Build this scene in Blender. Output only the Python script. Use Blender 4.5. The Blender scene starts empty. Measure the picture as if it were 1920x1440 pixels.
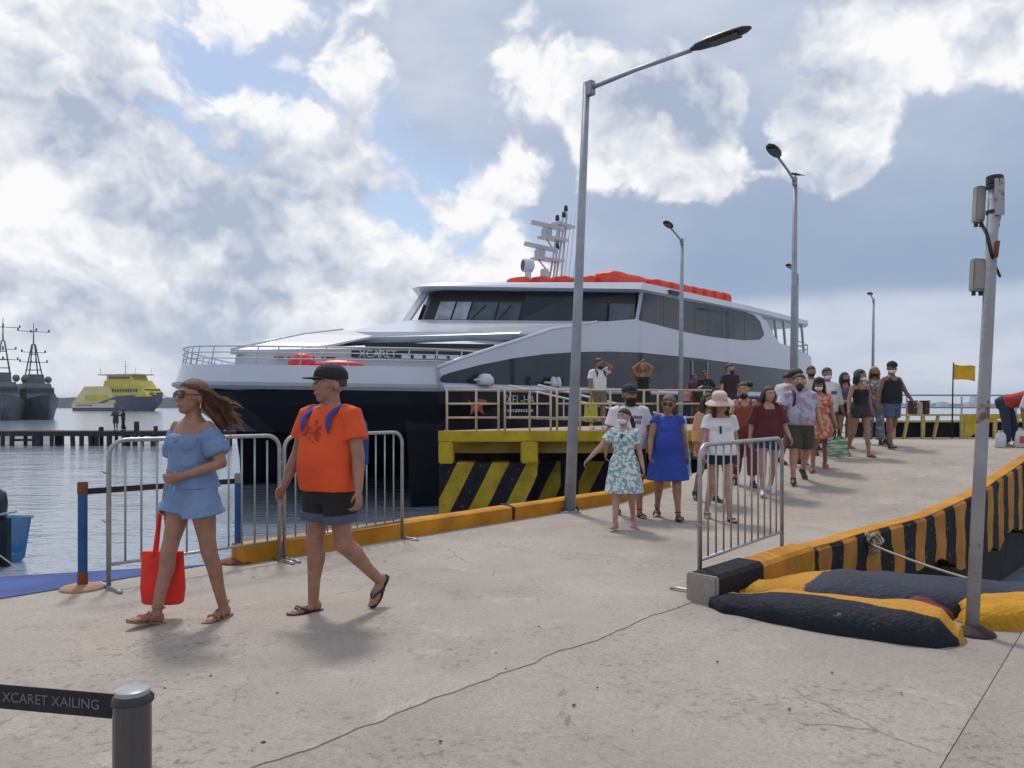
import bpy, bmesh, math, random
from math import radians as R, sin, cos, pi, sqrt, atan2
from mathutils import Vector as V, Matrix, Euler, noise as mnoise
random.seed(7)
SC = bpy.context.scene
COL = SC.collection
# ---------------------------------------------------------------- camera
F, HZ, CH = 1450.0, 762.0, 1.5          # focal length and horizon row of a 1920x1440 frame, eye height
cam = bpy.data.cameras.new('camera'); cam.sensor_width = 36; cam.lens = 36*F/1920
cam.shift_y = (HZ-720)/1920; cam.clip_start = .05; cam.clip_end = 30000
co = bpy.data.objects.new('camera', cam); COL.objects.link(co)
co.location = (0, 0, CH); co.rotation_euler = (R(90), 0, 0); SC.camera = co
# ---------------------------------------------------------------- sky
SUN_EL, SUN_AZ = 58, -16                 # azimuth measured from +Y towards +X
def build_sky():
    w = bpy.data.worlds.new('World'); SC.world = w; w.use_nodes = True
    nt = w.node_tree; N = nt.nodes; L = nt.links
    for n in list(N): N.remove(n)
    def nd(t, **k):
        n = N.new(t)
        for a, b in k.items(): setattr(n, a, b)
        return n
    def val(x, s):
        if isinstance(x, (int, float)): s.default_value = x
        else: L.new(x, s)
    def m(op, a, b=0.0, c=None, cl=False):
        n = nd('ShaderNodeMath', operation=op); n.use_clamp = cl
        val(a, n.inputs[0]); val(b, n.inputs[1])
        if c is not None: val(c, n.inputs[2])
        return n.outputs[0]
    def ss(x, a, b, o0=0.0, o1=1.0):
        n = nd('ShaderNodeMapRange', interpolation_type='SMOOTHSTEP'); val(x, n.inputs[0])
        for i, q in enumerate((a, b, o0, o1)): n.inputs[i+1].default_value = q
        return n.outputs[0]
    def mix(f, a, b):
        n = nd('ShaderNodeMix', data_type='RGBA'); val(f, n.inputs[0])
        for q, i in ((a, 6), (b, 7)):
            if isinstance(q, tuple): n.inputs[i].default_value = q+(1,)
            else: L.new(q, n.inputs[i])
        return n.outputs[2]
    tc = nd('ShaderNodeTexCoord'); D = tc.outputs['Generated']
    sep = nd('ShaderNodeSeparateXYZ'); L.new(D, sep.inputs[0])
    el = m('ARCSINE', sep.outputs[2]); el = m('MULTIPLY', el, 180/pi)
    az = m('MULTIPLY', m('ARCTAN2', sep.outputs[0], sep.outputs[1]), 180/pi)
    def noise(scale, det, rough, off=(0, 0, 0), zs=1.55, dist=0.0):
        mp = nd('ShaderNodeMapping'); mp.inputs['Scale'].default_value = (1, 1, zs); mp.inputs['Location'].default_value = off
        L.new(D, mp.inputs[0])
        n = nd('ShaderNodeTexNoise'); n.inputs['Scale'].default_value = scale; n.inputs['Detail'].default_value = det
        n.inputs['Roughness'].default_value = rough; n.inputs['Distortion'].default_value = dist
        L.new(mp.outputs[0], n.inputs['Vector']); return n.outputs[0]
    def spot(px, py, r, amt):
        v = V(((px-960)/F, 1, (HZ-py)/F)).normalized()
        n = nd('ShaderNodeVectorMath', operation='DOT_PRODUCT'); L.new(D, n.inputs[0]); n.inputs[1].default_value = v
        return m('MULTIPLY', ss(n.outputs['Value'], cos(R(r)), 1.0), amt)
    def summed(base, spots):
        for s in spots: base = m('ADD', base, spot(*s))
        return base
    sky = nd('ShaderNodeTexSky', sky_type='NISHITA'); sky.sun_disc = False
    sky.sun_elevation = R(SUN_EL); sky.sun_rotation = R(SUN_AZ); sky.air_density = 1.0; sky.dust_density = 1.2
    sc_ = nd('ShaderNodeVectorMath', operation='SCALE'); L.new(sky.outputs[0], sc_.inputs[0]); sc_.inputs['Scale'].default_value = SKY_STRENGTH
    blue = sc_.outputs[0]
    # a thin grey-blue veil over most of the sky, thinner where the blue shows
    vn = noise(2.3, 5, .55, (3.1, 1.7, .4), 1.8)
    veil = summed(m('ADD', m('MULTIPLY', m('SUBTRACT', vn, .5), 1.8), .66),
        [(1500, 480, 22, .45), (1300, 300, 16, .3), (440, 200, 12, -.50), (800, 360, 12, -.55), (160, 160, 9, -.4), (950, 60, 14, .35)])
    veil = ss(veil, .12, .85)
    vcol = mix(ss(noise(1.9, 6, .58, (7, 2, 5), 2.4), .38, .64), (.44, .52, .67), (.64, .69, .79))
    base = mix(veil, blue, vcol)
    # heavier slate bank low on the right with a flat base
    bank = m('MULTIPLY', ss(m('ADD', el, m('MULTIPLY', m('SUBTRACT', noise(9, 5, .55), .5), 1.6)), 6.6, 8.2), ss(el, 23, 9))
    bank = m('MULTIPLY', bank, ss(az, -2, 15)); bank = m('MULTIPLY', bank, .85)
    base = mix(bank, base, (.27, .375, .545))
    # cumulus: billowing density, and a second sample towards the sun for the lit tops
    wn = nd('ShaderNodeTexNoise'); wn.inputs['Scale'].default_value = 5.5; wn.inputs['Detail'].default_value = 5; wn.inputs['Roughness'].default_value = .6; L.new(D, wn.inputs['Vector'])
    def billow(off):
        a = nd('ShaderNodeVectorMath', operation='MULTIPLY_ADD'); L.new(wn.outputs['Color'], a.inputs[0]); a.inputs[1].default_value = (.16, .16, .16); L.new(D, a.inputs[2])
        mp = nd('ShaderNodeMapping'); mp.inputs['Scale'].default_value = (1, 1, 1.25); mp.inputs['Location'].default_value = off; L.new(a.outputs[0], mp.inputs[0])
        v = nd('ShaderNodeTexVoronoi', feature='F1'); v.inputs['Scale'].default_value = 8.5; v.inputs['Detail'].default_value = 3.0; v.inputs['Roughness'].default_value = .52; v.inputs['Lacunarity'].default_value = 2.1
        v.normalize = True; L.new(mp.outputs[0], v.inputs['Vector']); return m('SUBTRACT', 1.0, v.outputs['Distance'])
    b0 = billow((.35, 2.3, 1.15)); b1 = billow((.35-.004, 2.3, 1.15+.035))
    big = noise(3.1, 4, .52, (5.2, .4, 3.3), 1.5)
    spots = [(240, 300, 20, .17), (70, 130, 11, .05), (640, 270, 8, .15), (600, 470, 13, .12), (250, 520, 14, .08), (1220, 215, 7, .36), (1330, 270, 6, .30), (1200, 320, 6, .20), (1030, 120, 5, .26), (1555, 260, 5, .36), (1575, 340, 4.5, .22), (900, 490, 9, .18), (880, 290, 6, .16), (1660, 110, 9, .20), (1850, 60, 8, .14),
             (450, 205, 8, -.24), (790, 370, 7, -.22), (1150, 480, 8, -.2), (1350, 500, 12, -.24), (1750, 450, 14, -.24), (1330, 30, 8, -.2), (800, 60, 12, -.18), (1455, 230, 3.5, -.24), (1120, 40, 5, -.16), (1750, 260, 6, -.2)]
    cov = summed(m('ADD', m('MULTIPLY', b0, .55), m('MULTIPLY', big, .45)), spots)
    cm = ss(m('ADD', cov, m('MULTIPLY', m('SUBTRACT', b0, b1), .55)), CUM0, CUM0+.16)
    rim = m('MULTIPLY', m('SUBTRACT', b0, b1), 3.4)
    lo = ss(noise(3.6, 4, .55, (9.1, 4.4, 1.3), 1.6), .36, .62)
    core = ss(cov, CUM0+.04, CUM0+.40)
    lit = m('ADD', m('ADD', m('ADD', .66, rim), m('MULTIPLY', core, -.24)), m('MULTIPLY', m('SUBTRACT', lo, .5), .85), None, True)
    lit = m('ADD', lit, spot(250, 300, 24, .05), None, True)
    ccol = mix(lit, (.40, .475, .615), (.98, .975, .985))
    skyc = mix(cm, base, ccol)
    # pale haze towards the horizon
    hz = m('MULTIPLY', ss(el, 9, -.5), .78)
    hcol = mix(ss(noise(7, 5, .55, (1, 4, 2), 3.2), .4, .62), (.54, .61, .73), (.72, .76, .84))
    skyc = mix(hz, skyc, hcol)
    bg = nd('ShaderNodeBackground'); L.new(skyc, bg.inputs[0]); bg.inputs[1].default_value = 1.0
    out = nd('ShaderNodeOutputWorld'); L.new(bg.outputs[0], out.inputs[0])
SKY_STRENGTH, CUM0 = .12, .555
build_sky()
SC.world.cycles.sampling_method = 'MANUAL'; SC.world.cycles.sample_map_resolution = 512
sl = bpy.data.lights.new('sun', 'SUN'); sl.energy = 2.0; sl.angle = R(8); sl.color = (1, .95, .87)
so_ = bpy.data.objects.new('sun', sl); COL.objects.link(so_); so_.location = (0, 0, 60)
sd = V((sin(R(SUN_AZ))*cos(R(SUN_EL)), cos(R(SUN_AZ))*cos(R(SUN_EL)), sin(R(SUN_EL))))
so_.rotation_euler = sd.to_track_quat('Z', 'Y').to_euler()
SC.view_settings.view_transform = 'Standard'; SC.view_settings.look = 'None'
SC.view_settings.exposure = 0.0; SC.view_settings.gamma = 1; SC.view_settings.use_curve_mapping = False
SC.render.engine = 'CYCLES'
SC.cycles.use_denoising = True; SC.cycles.max_bounces = 6; SC.cycles.diffuse_bounces = 3; SC.cycles.glossy_bounces = 3
SC.cycles.use_adaptive_sampling = True; SC.cycles.caustics_reflective = False; SC.cycles.caustics_refractive = False
# ---------------------------------------------------------------- pixel and pier coordinates
DX, DY = .668, .744                       # the pier and the ferry both run along d, n points to its right-hand side
def P(s, t, z=0): return V((DX*s+DY*t, DY*s-DX*t, z))
def gp(px, py, z=0.0):
    D = (CH-z)*F/(py-HZ); return V(((px-960)/F*D, D, z))
def at(px, py, D): return V(((px-960)/F*D, D, CH-(py-HZ)*D/F))
def st(p): return (DX*p[0]+DY*p[1], DY*p[0]-DX*p[1])
RS0, RS1, RZ = 10.0, 17.4, .68            # the deck climbs between these stations
# right-hand edge of the walkway: it drifts a little to the right of d
RPATH = [(1.47, 5.93), (3.62, 8.22), (5.2, 9.68), (6.32, 10.65), (8.8, 13.25), (12.6, 17.1), (15.4, 20.0)]
def rp(s):
    """point of the right-hand edge at station s"""
    q = [(DX*x+DY*y, x, y) for x, y in RPATH]
    for a, b in zip(q, q[1:]):
        if s <= b[0] or b is q[-1]:
            f = (s-a[0])/(b[0]-a[0]); return (a[1]+(b[1]-a[1])*f, a[2]+(b[2]-a[2])*f)
def zg(x, y):
    s = DX*x+DY*y; f = min(1, max(0, (s-RS0)/(RS1-RS0))); return RZ*f
# ---------------------------------------------------------------- materials
MATS = {}
def mat(name, col, rough=.6, metal=0.0, var=.12, vs=6.0, bump=0.0, bs=40.0, col2=None, th=None, spec=.5, stretch=None, coat=0.0):
    if name in MATS: return MATS[name]
    m = bpy.data.materials.new(name); MATS[name] = m; m.use_nodes = True
    nt = m.node_tree; b = nt.nodes['Principled BSDF']; L = nt.links
    b.inputs['Roughness'].default_value = rough; b.inputs['Metallic'].default_value = metal
    b.inputs['Specular IOR Level'].default_value = spec; b.inputs['Coat Weight'].default_value = coat
    tc = nt.nodes.new('ShaderNodeTexCoord'); mp = nt.nodes.new('ShaderNodeMapping'); L.new(tc.outputs['Object'], mp.inputs[0])
    if stretch: mp.inputs['Scale'].default_value = stretch
    n = nt.nodes.new('ShaderNodeTexNoise'); n.inputs['Scale'].default_value = vs; n.inputs['Detail'].default_value = 6; L.new(mp.outputs[0], n.inputs['Vector'])
    r = nt.nodes.new('ShaderNodeValToRGB'); L.new(n.outputs[0], r.inputs[0])
    c = V(col)
    if col2 is None:
        a, d = c*(1-var), c*(1+var); r.color_ramp.elements[0].position = .35; r.color_ramp.elements[1].position = .65
    else:
        a, d = c, V(col2); t = .5 if th is None else th
        r.color_ramp.elements[0].position = t-.03; r.color_ramp.elements[1].position = t+.03
    r.color_ramp.elements[0].color = (*a, 1); r.color_ramp.elements[1].color = (*d, 1)
    L.new(r.outputs[0], b.inputs['Base Color'])
    if bump:
        n2 = nt.nodes.new('ShaderNodeTexNoise'); n2.inputs['Scale'].default_value = bs; n2.inputs['Detail'].default_value = 5; L.new(mp.outputs[0], n2.inputs['Vector'])
        bp = nt.nodes.new('ShaderNodeBump'); bp.inputs['Strength'].default_value = bump; bp.inputs['Distance'].default_value = .02
        L.new(n2.outputs[0], bp.inputs['Height']); L.new(bp.outputs[0], b.inputs['Normal'])
    return m
def worn(name, col, under, amount=.62, scale=9, rough=.65, bump=.4):
    """paint worn through to what lies beneath, with dirt"""
    if name in MATS: return MATS[name]
    m = mat(name, col, max(rough, .7), 0, .1, 3, bump, 30, spec=.2)
    nt = m.node_tree; L = nt.links; b = nt.nodes['Principled BSDF']
    src = b.inputs['Base Color'].links[0].from_socket
    n = nt.nodes.new('ShaderNodeTexNoise'); n.inputs['Scale'].default_value = scale; n.inputs['Detail'].default_value = 9; n.inputs['Roughness'].default_value = .68
    tc = nt.nodes['Texture Coordinate']; L.new(tc.outputs['Object'], n.inputs['Vector'])
    r = nt.nodes.new('ShaderNodeMapRange'); L.new(n.outputs[0], r.inputs[0]); r.inputs[1].default_value = amount; r.inputs[2].default_value = amount+.05
    mx = nt.nodes.new('ShaderNodeMix'); mx.data_type = 'RGBA'; L.new(r.outputs[0], mx.inputs[0]); L.new(src, mx.inputs[6]); mx.inputs[7].default_value = (*under, 1)
    n2 = nt.nodes.new('ShaderNodeTexNoise'); n2.inputs['Scale'].default_value = 2.3; n2.inputs['Detail'].default_value = 8; L.new(tc.outputs['Object'], n2.inputs['Vector'])
    r2 = nt.nodes.new('ShaderNodeMapRange'); L.new(n2.outputs[0], r2.inputs[0]); r2.inputs[1].default_value = .45; r2.inputs[2].default_value = .75; r2.inputs[3].default_value = 0; r2.inputs[4].default_value = .55
    m2 = nt.nodes.new('ShaderNodeMix'); m2.data_type = 'RGBA'; m2.blend_type = 'MULTIPLY'; L.new(r2.outputs[0], m2.inputs[0]); L.new(mx.outputs[2], m2.inputs[6]); m2.inputs[7].default_value = (.45, .40, .36, 1)
    L.new(m2.outputs[2], b.inputs['Base Color'])
    return m
def stripes(name, ca, cb, period, rot=0.0, warp=.05, axis='X', slant=0.0, worn_to=(.2, .18, .16)):
    """hand-painted stripes: flat paint, edges uneven"""
    m = bpy.data.materials.new(name); MATS[name] = m; m.use_nodes = True
    nt = m.node_tree; L = nt.links; b = nt.nodes['Principled BSDF']; b.inputs['Roughness'].default_value = .75; b.inputs['Specular IOR Level'].default_value = .2
    N = nt.nodes.new
    tc = N('ShaderNodeTexCoord'); sp = N('ShaderNodeSeparateXYZ'); L.new(tc.outputs['Object'], sp.inputs[0])
    nz = N('ShaderNodeTexNoise'); nz.inputs['Scale'].default_value = 2.2; nz.inputs['Detail'].default_value = 4; L.new(tc.outputs['Object'], nz.inputs['Vector'])
    def mm(op, a, bb):
        n = N('ShaderNodeMath'); n.operation = op
        for q, i in ((a, 0), (bb, 1)):
            if isinstance(q, (int, float)): n.inputs[i].default_value = q
            else: L.new(q, n.inputs[i])
        return n.outputs[0]
    u = mm('ADD', sp.outputs[axis], mm('MULTIPLY', sp.outputs['Z'], slant))
    u = mm('ADD', u, mm('MULTIPLY', mm('SUBTRACT', nz.outputs[0], .5), warp))
    fr = mm('FRACT', mm('DIVIDE', u, period), 0); g = mm('GREATER_THAN', fr, .5)
    n1 = N('ShaderNodeTexNoise'); n1.inputs['Scale'].default_value = 14; n1.inputs['Detail'].default_value = 8; L.new(tc.outputs['Object'], n1.inputs['Vector'])
    mx = N('ShaderNodeMix'); mx.data_type = 'RGBA'; L.new(g, mx.inputs[0]); mx.inputs[6].default_value = (*ca, 1); mx.inputs[7].default_value = (*cb, 1)
    rr = N('ShaderNodeMapRange'); L.new(n1.outputs[0], rr.inputs[0]); rr.inputs[1].default_value = .62; rr.inputs[2].default_value = .70; rr.inputs[4].default_value = .8
    m2 = N('ShaderNodeMix'); m2.data_type = 'RGBA'; L.new(rr.outputs[0], m2.inputs[0]); L.new(mx.outputs[2], m2.inputs[6]); m2.inputs[7].default_value = (*worn_to, 1)
    n3 = N('ShaderNodeTexNoise'); n3.inputs['Scale'].default_value = 3; n3.inputs['Detail'].default_value = 7; L.new(tc.outputs['Object'], n3.inputs['Vector'])
    hs = N('ShaderNodeHueSaturation'); L.new(m2.outputs[2], hs.inputs['Color']); r3 = N('ShaderNodeMapRange'); L.new(n3.outputs[0], r3.inputs[0]); r3.inputs[1].default_value = .3; r3.inputs[2].default_value = .7; r3.inputs[3].default_value = .65; r3.inputs[4].default_value = 1.1
    L.new(r3.outputs[0], hs.inputs['Value']); L.new(hs.outputs[0], b.inputs['Base Color'])
    bp = N('ShaderNodeBump'); bp.inputs['Strength'].default_value = .5; bp.inputs['Distance'].default_value = .02; L.new(n1.outputs[0], bp.inputs['Height']); L.new(bp.outputs[0], b.inputs['Normal'])
    return m
def concrete(name, light, dark, seed=0.0, stain=.5, scale=1.0):
    m = bpy.data.materials.new(name); MATS[name] = m; m.use_nodes = True
    nt = m.node_tree; L = nt.links; b = nt.nodes['Principled BSDF']; b.inputs['Roughness'].default_value = .85; b.inputs['Specular IOR Level'].default_value = .25
    N = nt.nodes.new
    geo = N('ShaderNodeNewGeometry'); mp = N('ShaderNodeMapping'); L.new(geo.outputs['Position'], mp.inputs[0]); mp.inputs['Location'].default_value = (seed, seed*.7, 0); mp.inputs['Scale'].default_value = (scale,)*3
    rot = N('ShaderNodeMapping'); L.new(mp.outputs[0], rot.inputs[0]); rot.inputs['Rotation'].default_value = (0, 0, R(42)); rot.inputs['Scale'].default_value = (1.0, .35, 1)
    def nz(sc, det, ro, src=mp, dist=0):
        n = N('ShaderNodeTexNoise'); n.inputs['Scale'].default_value = sc; n.inputs['Detail'].default_value = det; n.inputs['Roughness'].default_value = ro; n.inputs['Distortion'].default_value = dist
        L.new(src.outputs[0], n.inputs['Vector']); return n.outputs[0]
    def rng(x, a, c, o0=0, o1=1):
        r = N('ShaderNodeMapRange'); L.new(x, r.inputs[0])
        for i, q in enumerate((a, c, o0, o1)): r.inputs[i+1].default_value = q
        return r.outputs[0]
    def mx(f, a, c, mode='MIX'):
        n = N('ShaderNodeMix'); n.data_type = 'RGBA'; n.blend_type = mode
        for q, i in ((f, 0), (a, 6), (c, 7)):
            if isinstance(q, tuple): n.inputs[i].default_value = (*q, 1)
            elif isinstance(q, (int, float)): n.inputs[i].default_value = q
            else: L.new(q, n.inputs[i])
        return n.outputs[2]
    big = nz(.45, 7, .6); mid = nz(1.5, 9, .68); fine = nz(46, 4, .65); grit = nz(150, 2, .5)
    c = mx(rng(big, .36, .64), dark, light)
    c = mx(rng(mid, .50, .72, 0, .75*stain), c, tuple(q*.66 for q in dark))                             # damp and trodden-in stains
    c = mx(rng(nz(2.6, 10, .72, mp, .4), .56, .66, 0, .6), c, tuple(min(1, q*1.18) for q in light))      # lime bloom
    patch = rng(nz(.75, 6, .62), .47, .60)                                                               # stretches where the skin has worn off
    pits = rng(nz(17, 8, .72), .545, .63)
    pm = N('ShaderNodeMath'); pm.operation = 'MULTIPLY'; L.new(pits, pm.inputs[0]); L.new(rng(patch, 0, 1, .16, .80), pm.inputs[1])
    c = mx(pm.outputs[0], c, tuple(q*.52 for q in dark))
    sc = nz(6.5, 10, .75, rot, .3); c = mx(rng(sc, .62, .67, 0, .75), c, tuple(q*.45 for q in dark))     # scuffs and chips
    c = mx(rng(fine, .38, .66, 0, .5), c, tuple(q*.68 for q in dark)); c = mx(rng(grit, .60, .70, 0, .5), c, (.50, .46, .41)); c = mx(rng(grit, .40, .30, 0, .5), c, tuple(q*.5 for q in dark))
    vo = N('ShaderNodeTexVoronoi'); vo.feature = 'DISTANCE_TO_EDGE'; vo.inputs['Scale'].default_value = .42; L.new(mp.outputs[0], vo.inputs['Vector'])
    wv = N('ShaderNodeVectorMath'); wv.operation = 'ADD'; nn = N('ShaderNodeTexNoise'); nn.inputs['Scale'].default_value = 3; nn.inputs['Detail'].default_value = 6; L.new(mp.outputs[0], nn.inputs['Vector'])
    sc2 = N('ShaderNodeVectorMath'); sc2.operation = 'SCALE'; sc2.inputs['Scale'].default_value = .16; L.new(nn.outputs['Color'], sc2.inputs[0]); L.new(mp.outputs[0], wv.inputs[0]); L.new(sc2.outputs[0], wv.inputs[1]); L.new(wv.outputs[0], vo.inputs['Vector'])
    crk = rng(vo.outputs['Distance'], .0008, .0035, 1, 0)
    mk = N('ShaderNodeMath'); mk.operation = 'MULTIPLY'; L.new(crk, mk.inputs[0]); L.new(rng(nz(.9, 5, .6), .53, .62, 0, .55), mk.inputs[1])
    c = mx(mk.outputs[0], c, tuple(q*.3 for q in dark))
    L.new(c, b.inputs['Base Color'])
    h = N('ShaderNodeMath'); h.operation = 'ADD'; L.new(rng(pm.outputs[0], 0, 1, .5, 0), h.inputs[0]); L.new(rng(fine, 0, 1, 0, .6), h.inputs[1])
    bp = N('ShaderNodeBump'); bp.inputs['Strength'].default_value = .5; bp.inputs['Distance'].default_value = .012; L.new(h.outputs[0], bp.inputs['Height']); L.new(bp.outputs[0], b.inputs['Normal'])
    return m
# ---------------------------------------------------------------- mesh builder
class MB:
    def __init__(s): s.v = []; s.f = []
    def add(s, vs, fs):
        o = len(s.v); s.v += [V(q) for q in vs]; s.f += [tuple(i+o for i in f) for f in fs]; return s
    def box(s, c, size, rot=None):
        a, b, d = (q/2 for q in size); M = rot if rot is not None else Matrix.Identity(3); c = V(c)
        vs = [c+M@V((x, y, z)) for x in (-a, a) for y in (-b, b) for z in (-d, d)]
        return s.add(vs, [(0, 1, 3, 2), (4, 6, 7, 5), (0, 4, 5, 1), (2, 3, 7, 6), (0, 2, 6, 4), (1, 5, 7, 3)])
    def bar(s, p, q, w, h=None, up=V((0, 0, 1))):
        p, q = V(p), V(q); h = h or w; z = (q-p).normalized()
        if abs(z.dot(up)) > .98: up = V((0, 1, 0))
        x = z.cross(up).normalized(); y = x.cross(z)
        vs = [e+x*(a*w/2)+y*(b*h/2) for e in (p, q) for a, b in ((-1, -1), (1, -1), (1, 1), (-1, 1))]
        return s.add(vs, [(0, 1, 2, 3), (7, 6, 5, 4)]+[(i, 4+i, 4+(i+1) % 4, (i+1) % 4) for i in range(4)])
    def loft(s, rings, cap=True):
        n = len(rings[0]); vs = [p for r in rings for p in r]; fs = []
        for i in range(len(rings)-1):
            for j in range(n): fs.append((i*n+j, i*n+(j+1) % n, (i+1)*n+(j+1) % n, (i+1)*n+j))
        if cap: fs += [tuple(range(n))[::-1], tuple((len(rings)-1)*n+j for j in range(n))]
        return s.add(vs, fs)
    def tube(s, pts, r, n=8, round_=False, flat=1.0, up=None):
        pts = [V(p) for p in pts]; rs = list(r) if isinstance(r, (list, tuple)) else [r]*len(pts)
        if round_:
            d0 = (pts[0]-pts[1]).normalized(); d1 = (pts[-1]-pts[-2]).normalized()
            pts = [pts[0]+d0*rs[0]*.95, pts[0]+d0*rs[0]*.7]+pts+[pts[-1]+d1*rs[-1]*.7, pts[-1]+d1*rs[-1]*.95]
            rs = [rs[0]*.3, rs[0]*.72]+rs+[rs[-1]*.72, rs[-1]*.3]
        rings = []; x = None
        for i, p in enumerate(pts):
            a = pts[max(0, i-1)]; b = pts[min(len(pts)-1, i+1)]; z = (b-a).normalized()
            if x is None:
                u = V(up) if up is not None else (V((0, 0, 1)) if abs(z.z) < .9 else V((0, 1, 0)))
                x = u-z*u.dot(z)
            else: x = x-z*x.dot(z)
            x.normalize(); y = z.cross(x)
            rings.append([p+x*(rs[i]*flat*cos(2*pi*k/n))+y*(rs[i]*sin(2*pi*k/n)) for k in range(n)])
        return s.loft(rings)
    def ell(s, c, r, M=None, nu=14, nv=9):
        c = V(c); r = (r, r, r) if isinstance(r, (int, float)) else r
        rings = []
        for i in range(nv+1):
            a = -pi/2+pi*(i+.02)/(nv+.04) if 0 < i < nv else (-pi/2+.06 if i == 0 else pi/2-.06)
            ring = []
            for k in range(nu):
                q = V((r[0]*cos(a)*cos(2*pi*k/nu), r[1]*cos(a)*sin(2*pi*k/nu), r[2]*sin(a)))
                ring.append(c+(M@q if M is not None else q))
            rings.append(ring)
        return s.loft(rings)
    def prism(s, poly, ext):
        """polygon (3D points) extruded by the vector ext"""
        n = len(poly); ext = V(ext); vs = [V(p) for p in poly]+[V(p)+ext for p in poly]
        return s.add(vs, [tuple(range(n)), tuple(range(n, 2*n))[::-1]]+[(i, i+n, (i+1) % n+n, (i+1) % n) for i in range(n)])
    def lathe(s, prof, c=(0, 0, 0), n=24):
        c = V(c); return s.loft([[c+V((r*cos(2*pi*k/n), r*sin(2*pi*k/n), z)) for k in range(n)] for r, z in prof])
    def band(s, pts, zb, zt, th, inward):
        """standing wall along pts [(x,y)], z from zb[i] to zt[i], thickness th towards the side 'inward' (+1 left)"""
        n = len(pts); nr = []
        for i in range(n):
            a = V(pts[max(0, i-1)]); b = V(pts[min(n-1, i+1)]); d = (b-a).normalized(); nr.append(V((-d.y, d.x))*inward)
        rings = []
        for i in range(n):
            p = V(pts[i]); q = p+nr[i]*th
            rings.append([V((p.x, p.y, zb[i])), V((p.x, p.y, zt[i])), V((q.x, q.y, zt[i])), V((q.x, q.y, zb[i]))])
        return s.loft(rings)
    def xf(s, M):
        s.v = [M@q for q in s.v]; return s
    def build(s, name, m=None, parent=None, smooth=False, bevel=0.0, loc=None):
        me = bpy.data.meshes.new(name); me.from_pydata([tuple(q) for q in s.v], [], s.f)
        bm = bmesh.new(); bm.from_mesh(me); bmesh.ops.recalc_face_normals(bm, faces=bm.faces)
        if bevel: bmesh.ops.bevel(bm, geom=[e for e in bm.edges if e.is_manifold and e.calc_face_angle(0) > .6], offset=bevel, segments=2, affect='EDGES', clamp_overlap=True)
        bm.to_mesh(me); bm.free(); me.update()
        return link(name, me, m, parent, smooth, loc)
def link(name, me, m=None, parent=None, smooth=False, loc=None):
    o = bpy.data.objects.new(name, me); COL.objects.link(o)
    if m: me.materials.append(m)
    if smooth:
        me.polygons.foreach_set('use_smooth', [True]*len(me.polygons))
        if smooth != 'all': me.set_sharp_from_angle(angle=R(45))
    if parent: o.parent = parent
    if loc is not None: o.location = loc
    return o
def tag(o, label, cat, group=None):
    o['label'] = label; o['category'] = cat
    if group: o['group'] = group
    return o
def thing(name, label, cat, loc=(0, 0, 0), rz=0.0, group=None, scale=1.0):
    o = bpy.data.objects.new(name, None); COL.objects.link(o); o.empty_display_size = .2
    o.location = loc; o.rotation_euler = (0, 0, rz); o.scale = (scale,)*3
    return tag(o, label, cat, group)
def struct(o): o['kind'] = 'structure'; return o
PEND = []     # objects whose modifiers are baked at the end
def voxel(mb, name, m, parent, vox, smooth_it=3, fold=0.0, fold_size=.12):
    me = bpy.data.meshes.new(name); me.from_pydata([tuple(q) for q in mb.v], [], mb.f)
    bm = bmesh.new(); bm.from_mesh(me); bmesh.ops.recalc_face_normals(bm, faces=bm.faces); bm.to_mesh(me); bm.free()
    o = link(name, me, m, parent)
    r = o.modifiers.new('r', 'REMESH'); r.mode = 'VOXEL'; r.voxel_size = vox; r.use_smooth_shade = True
    if smooth_it:
        q = o.modifiers.new('s', 'SMOOTH'); q.factor = .5; q.iterations = smooth_it
    if fold:
        key = 'fold%.3f' % fold_size; t = bpy.data.textures.get(key)
        if not t: t = bpy.data.textures.new(key, 'CLOUDS'); t.noise_scale = fold_size; t.noise_depth = 2
        d = o.modifiers.new('d', 'DISPLACE'); d.texture = t; d.strength = fold; d.mid_level = .5; d.texture_coords = 'LOCAL'
    PEND.append(o); return o
def text(body, name, m, parent, size, M, extrude=.002):
    cu = bpy.data.curves.new(name, 'FONT'); cu.body = body; cu.size = size; cu.extrude = extrude; cu.align_x = 'CENTER'; cu.align_y = 'CENTER'
    o = bpy.data.objects.new('tmp_'+name, cu); COL.objects.link(o); bpy.context.view_layer.update()
    me = bpy.data.meshes.new_from_object(o.evaluated_get(bpy.context.evaluated_depsgraph_get())); bpy.data.objects.remove(o)
    me.transform(M); me.materials.clear()
    return link(name, me, m, parent)
def finish():
    bpy.context.view_layer.update(); dg = bpy.context.evaluated_depsgraph_get(); out = []
    for o in PEND: out.append((o, bpy.data.meshes.new_from_object(o.evaluated_get(dg))))
    for o, me in out:
        ms = list(o.data.materials); o.modifiers.clear(); o.data = me; me.materials.clear()
        for q in ms: me.materials.append(q)
        me.polygons.foreach_set('use_smooth', [True]*len(me.polygons))
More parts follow.
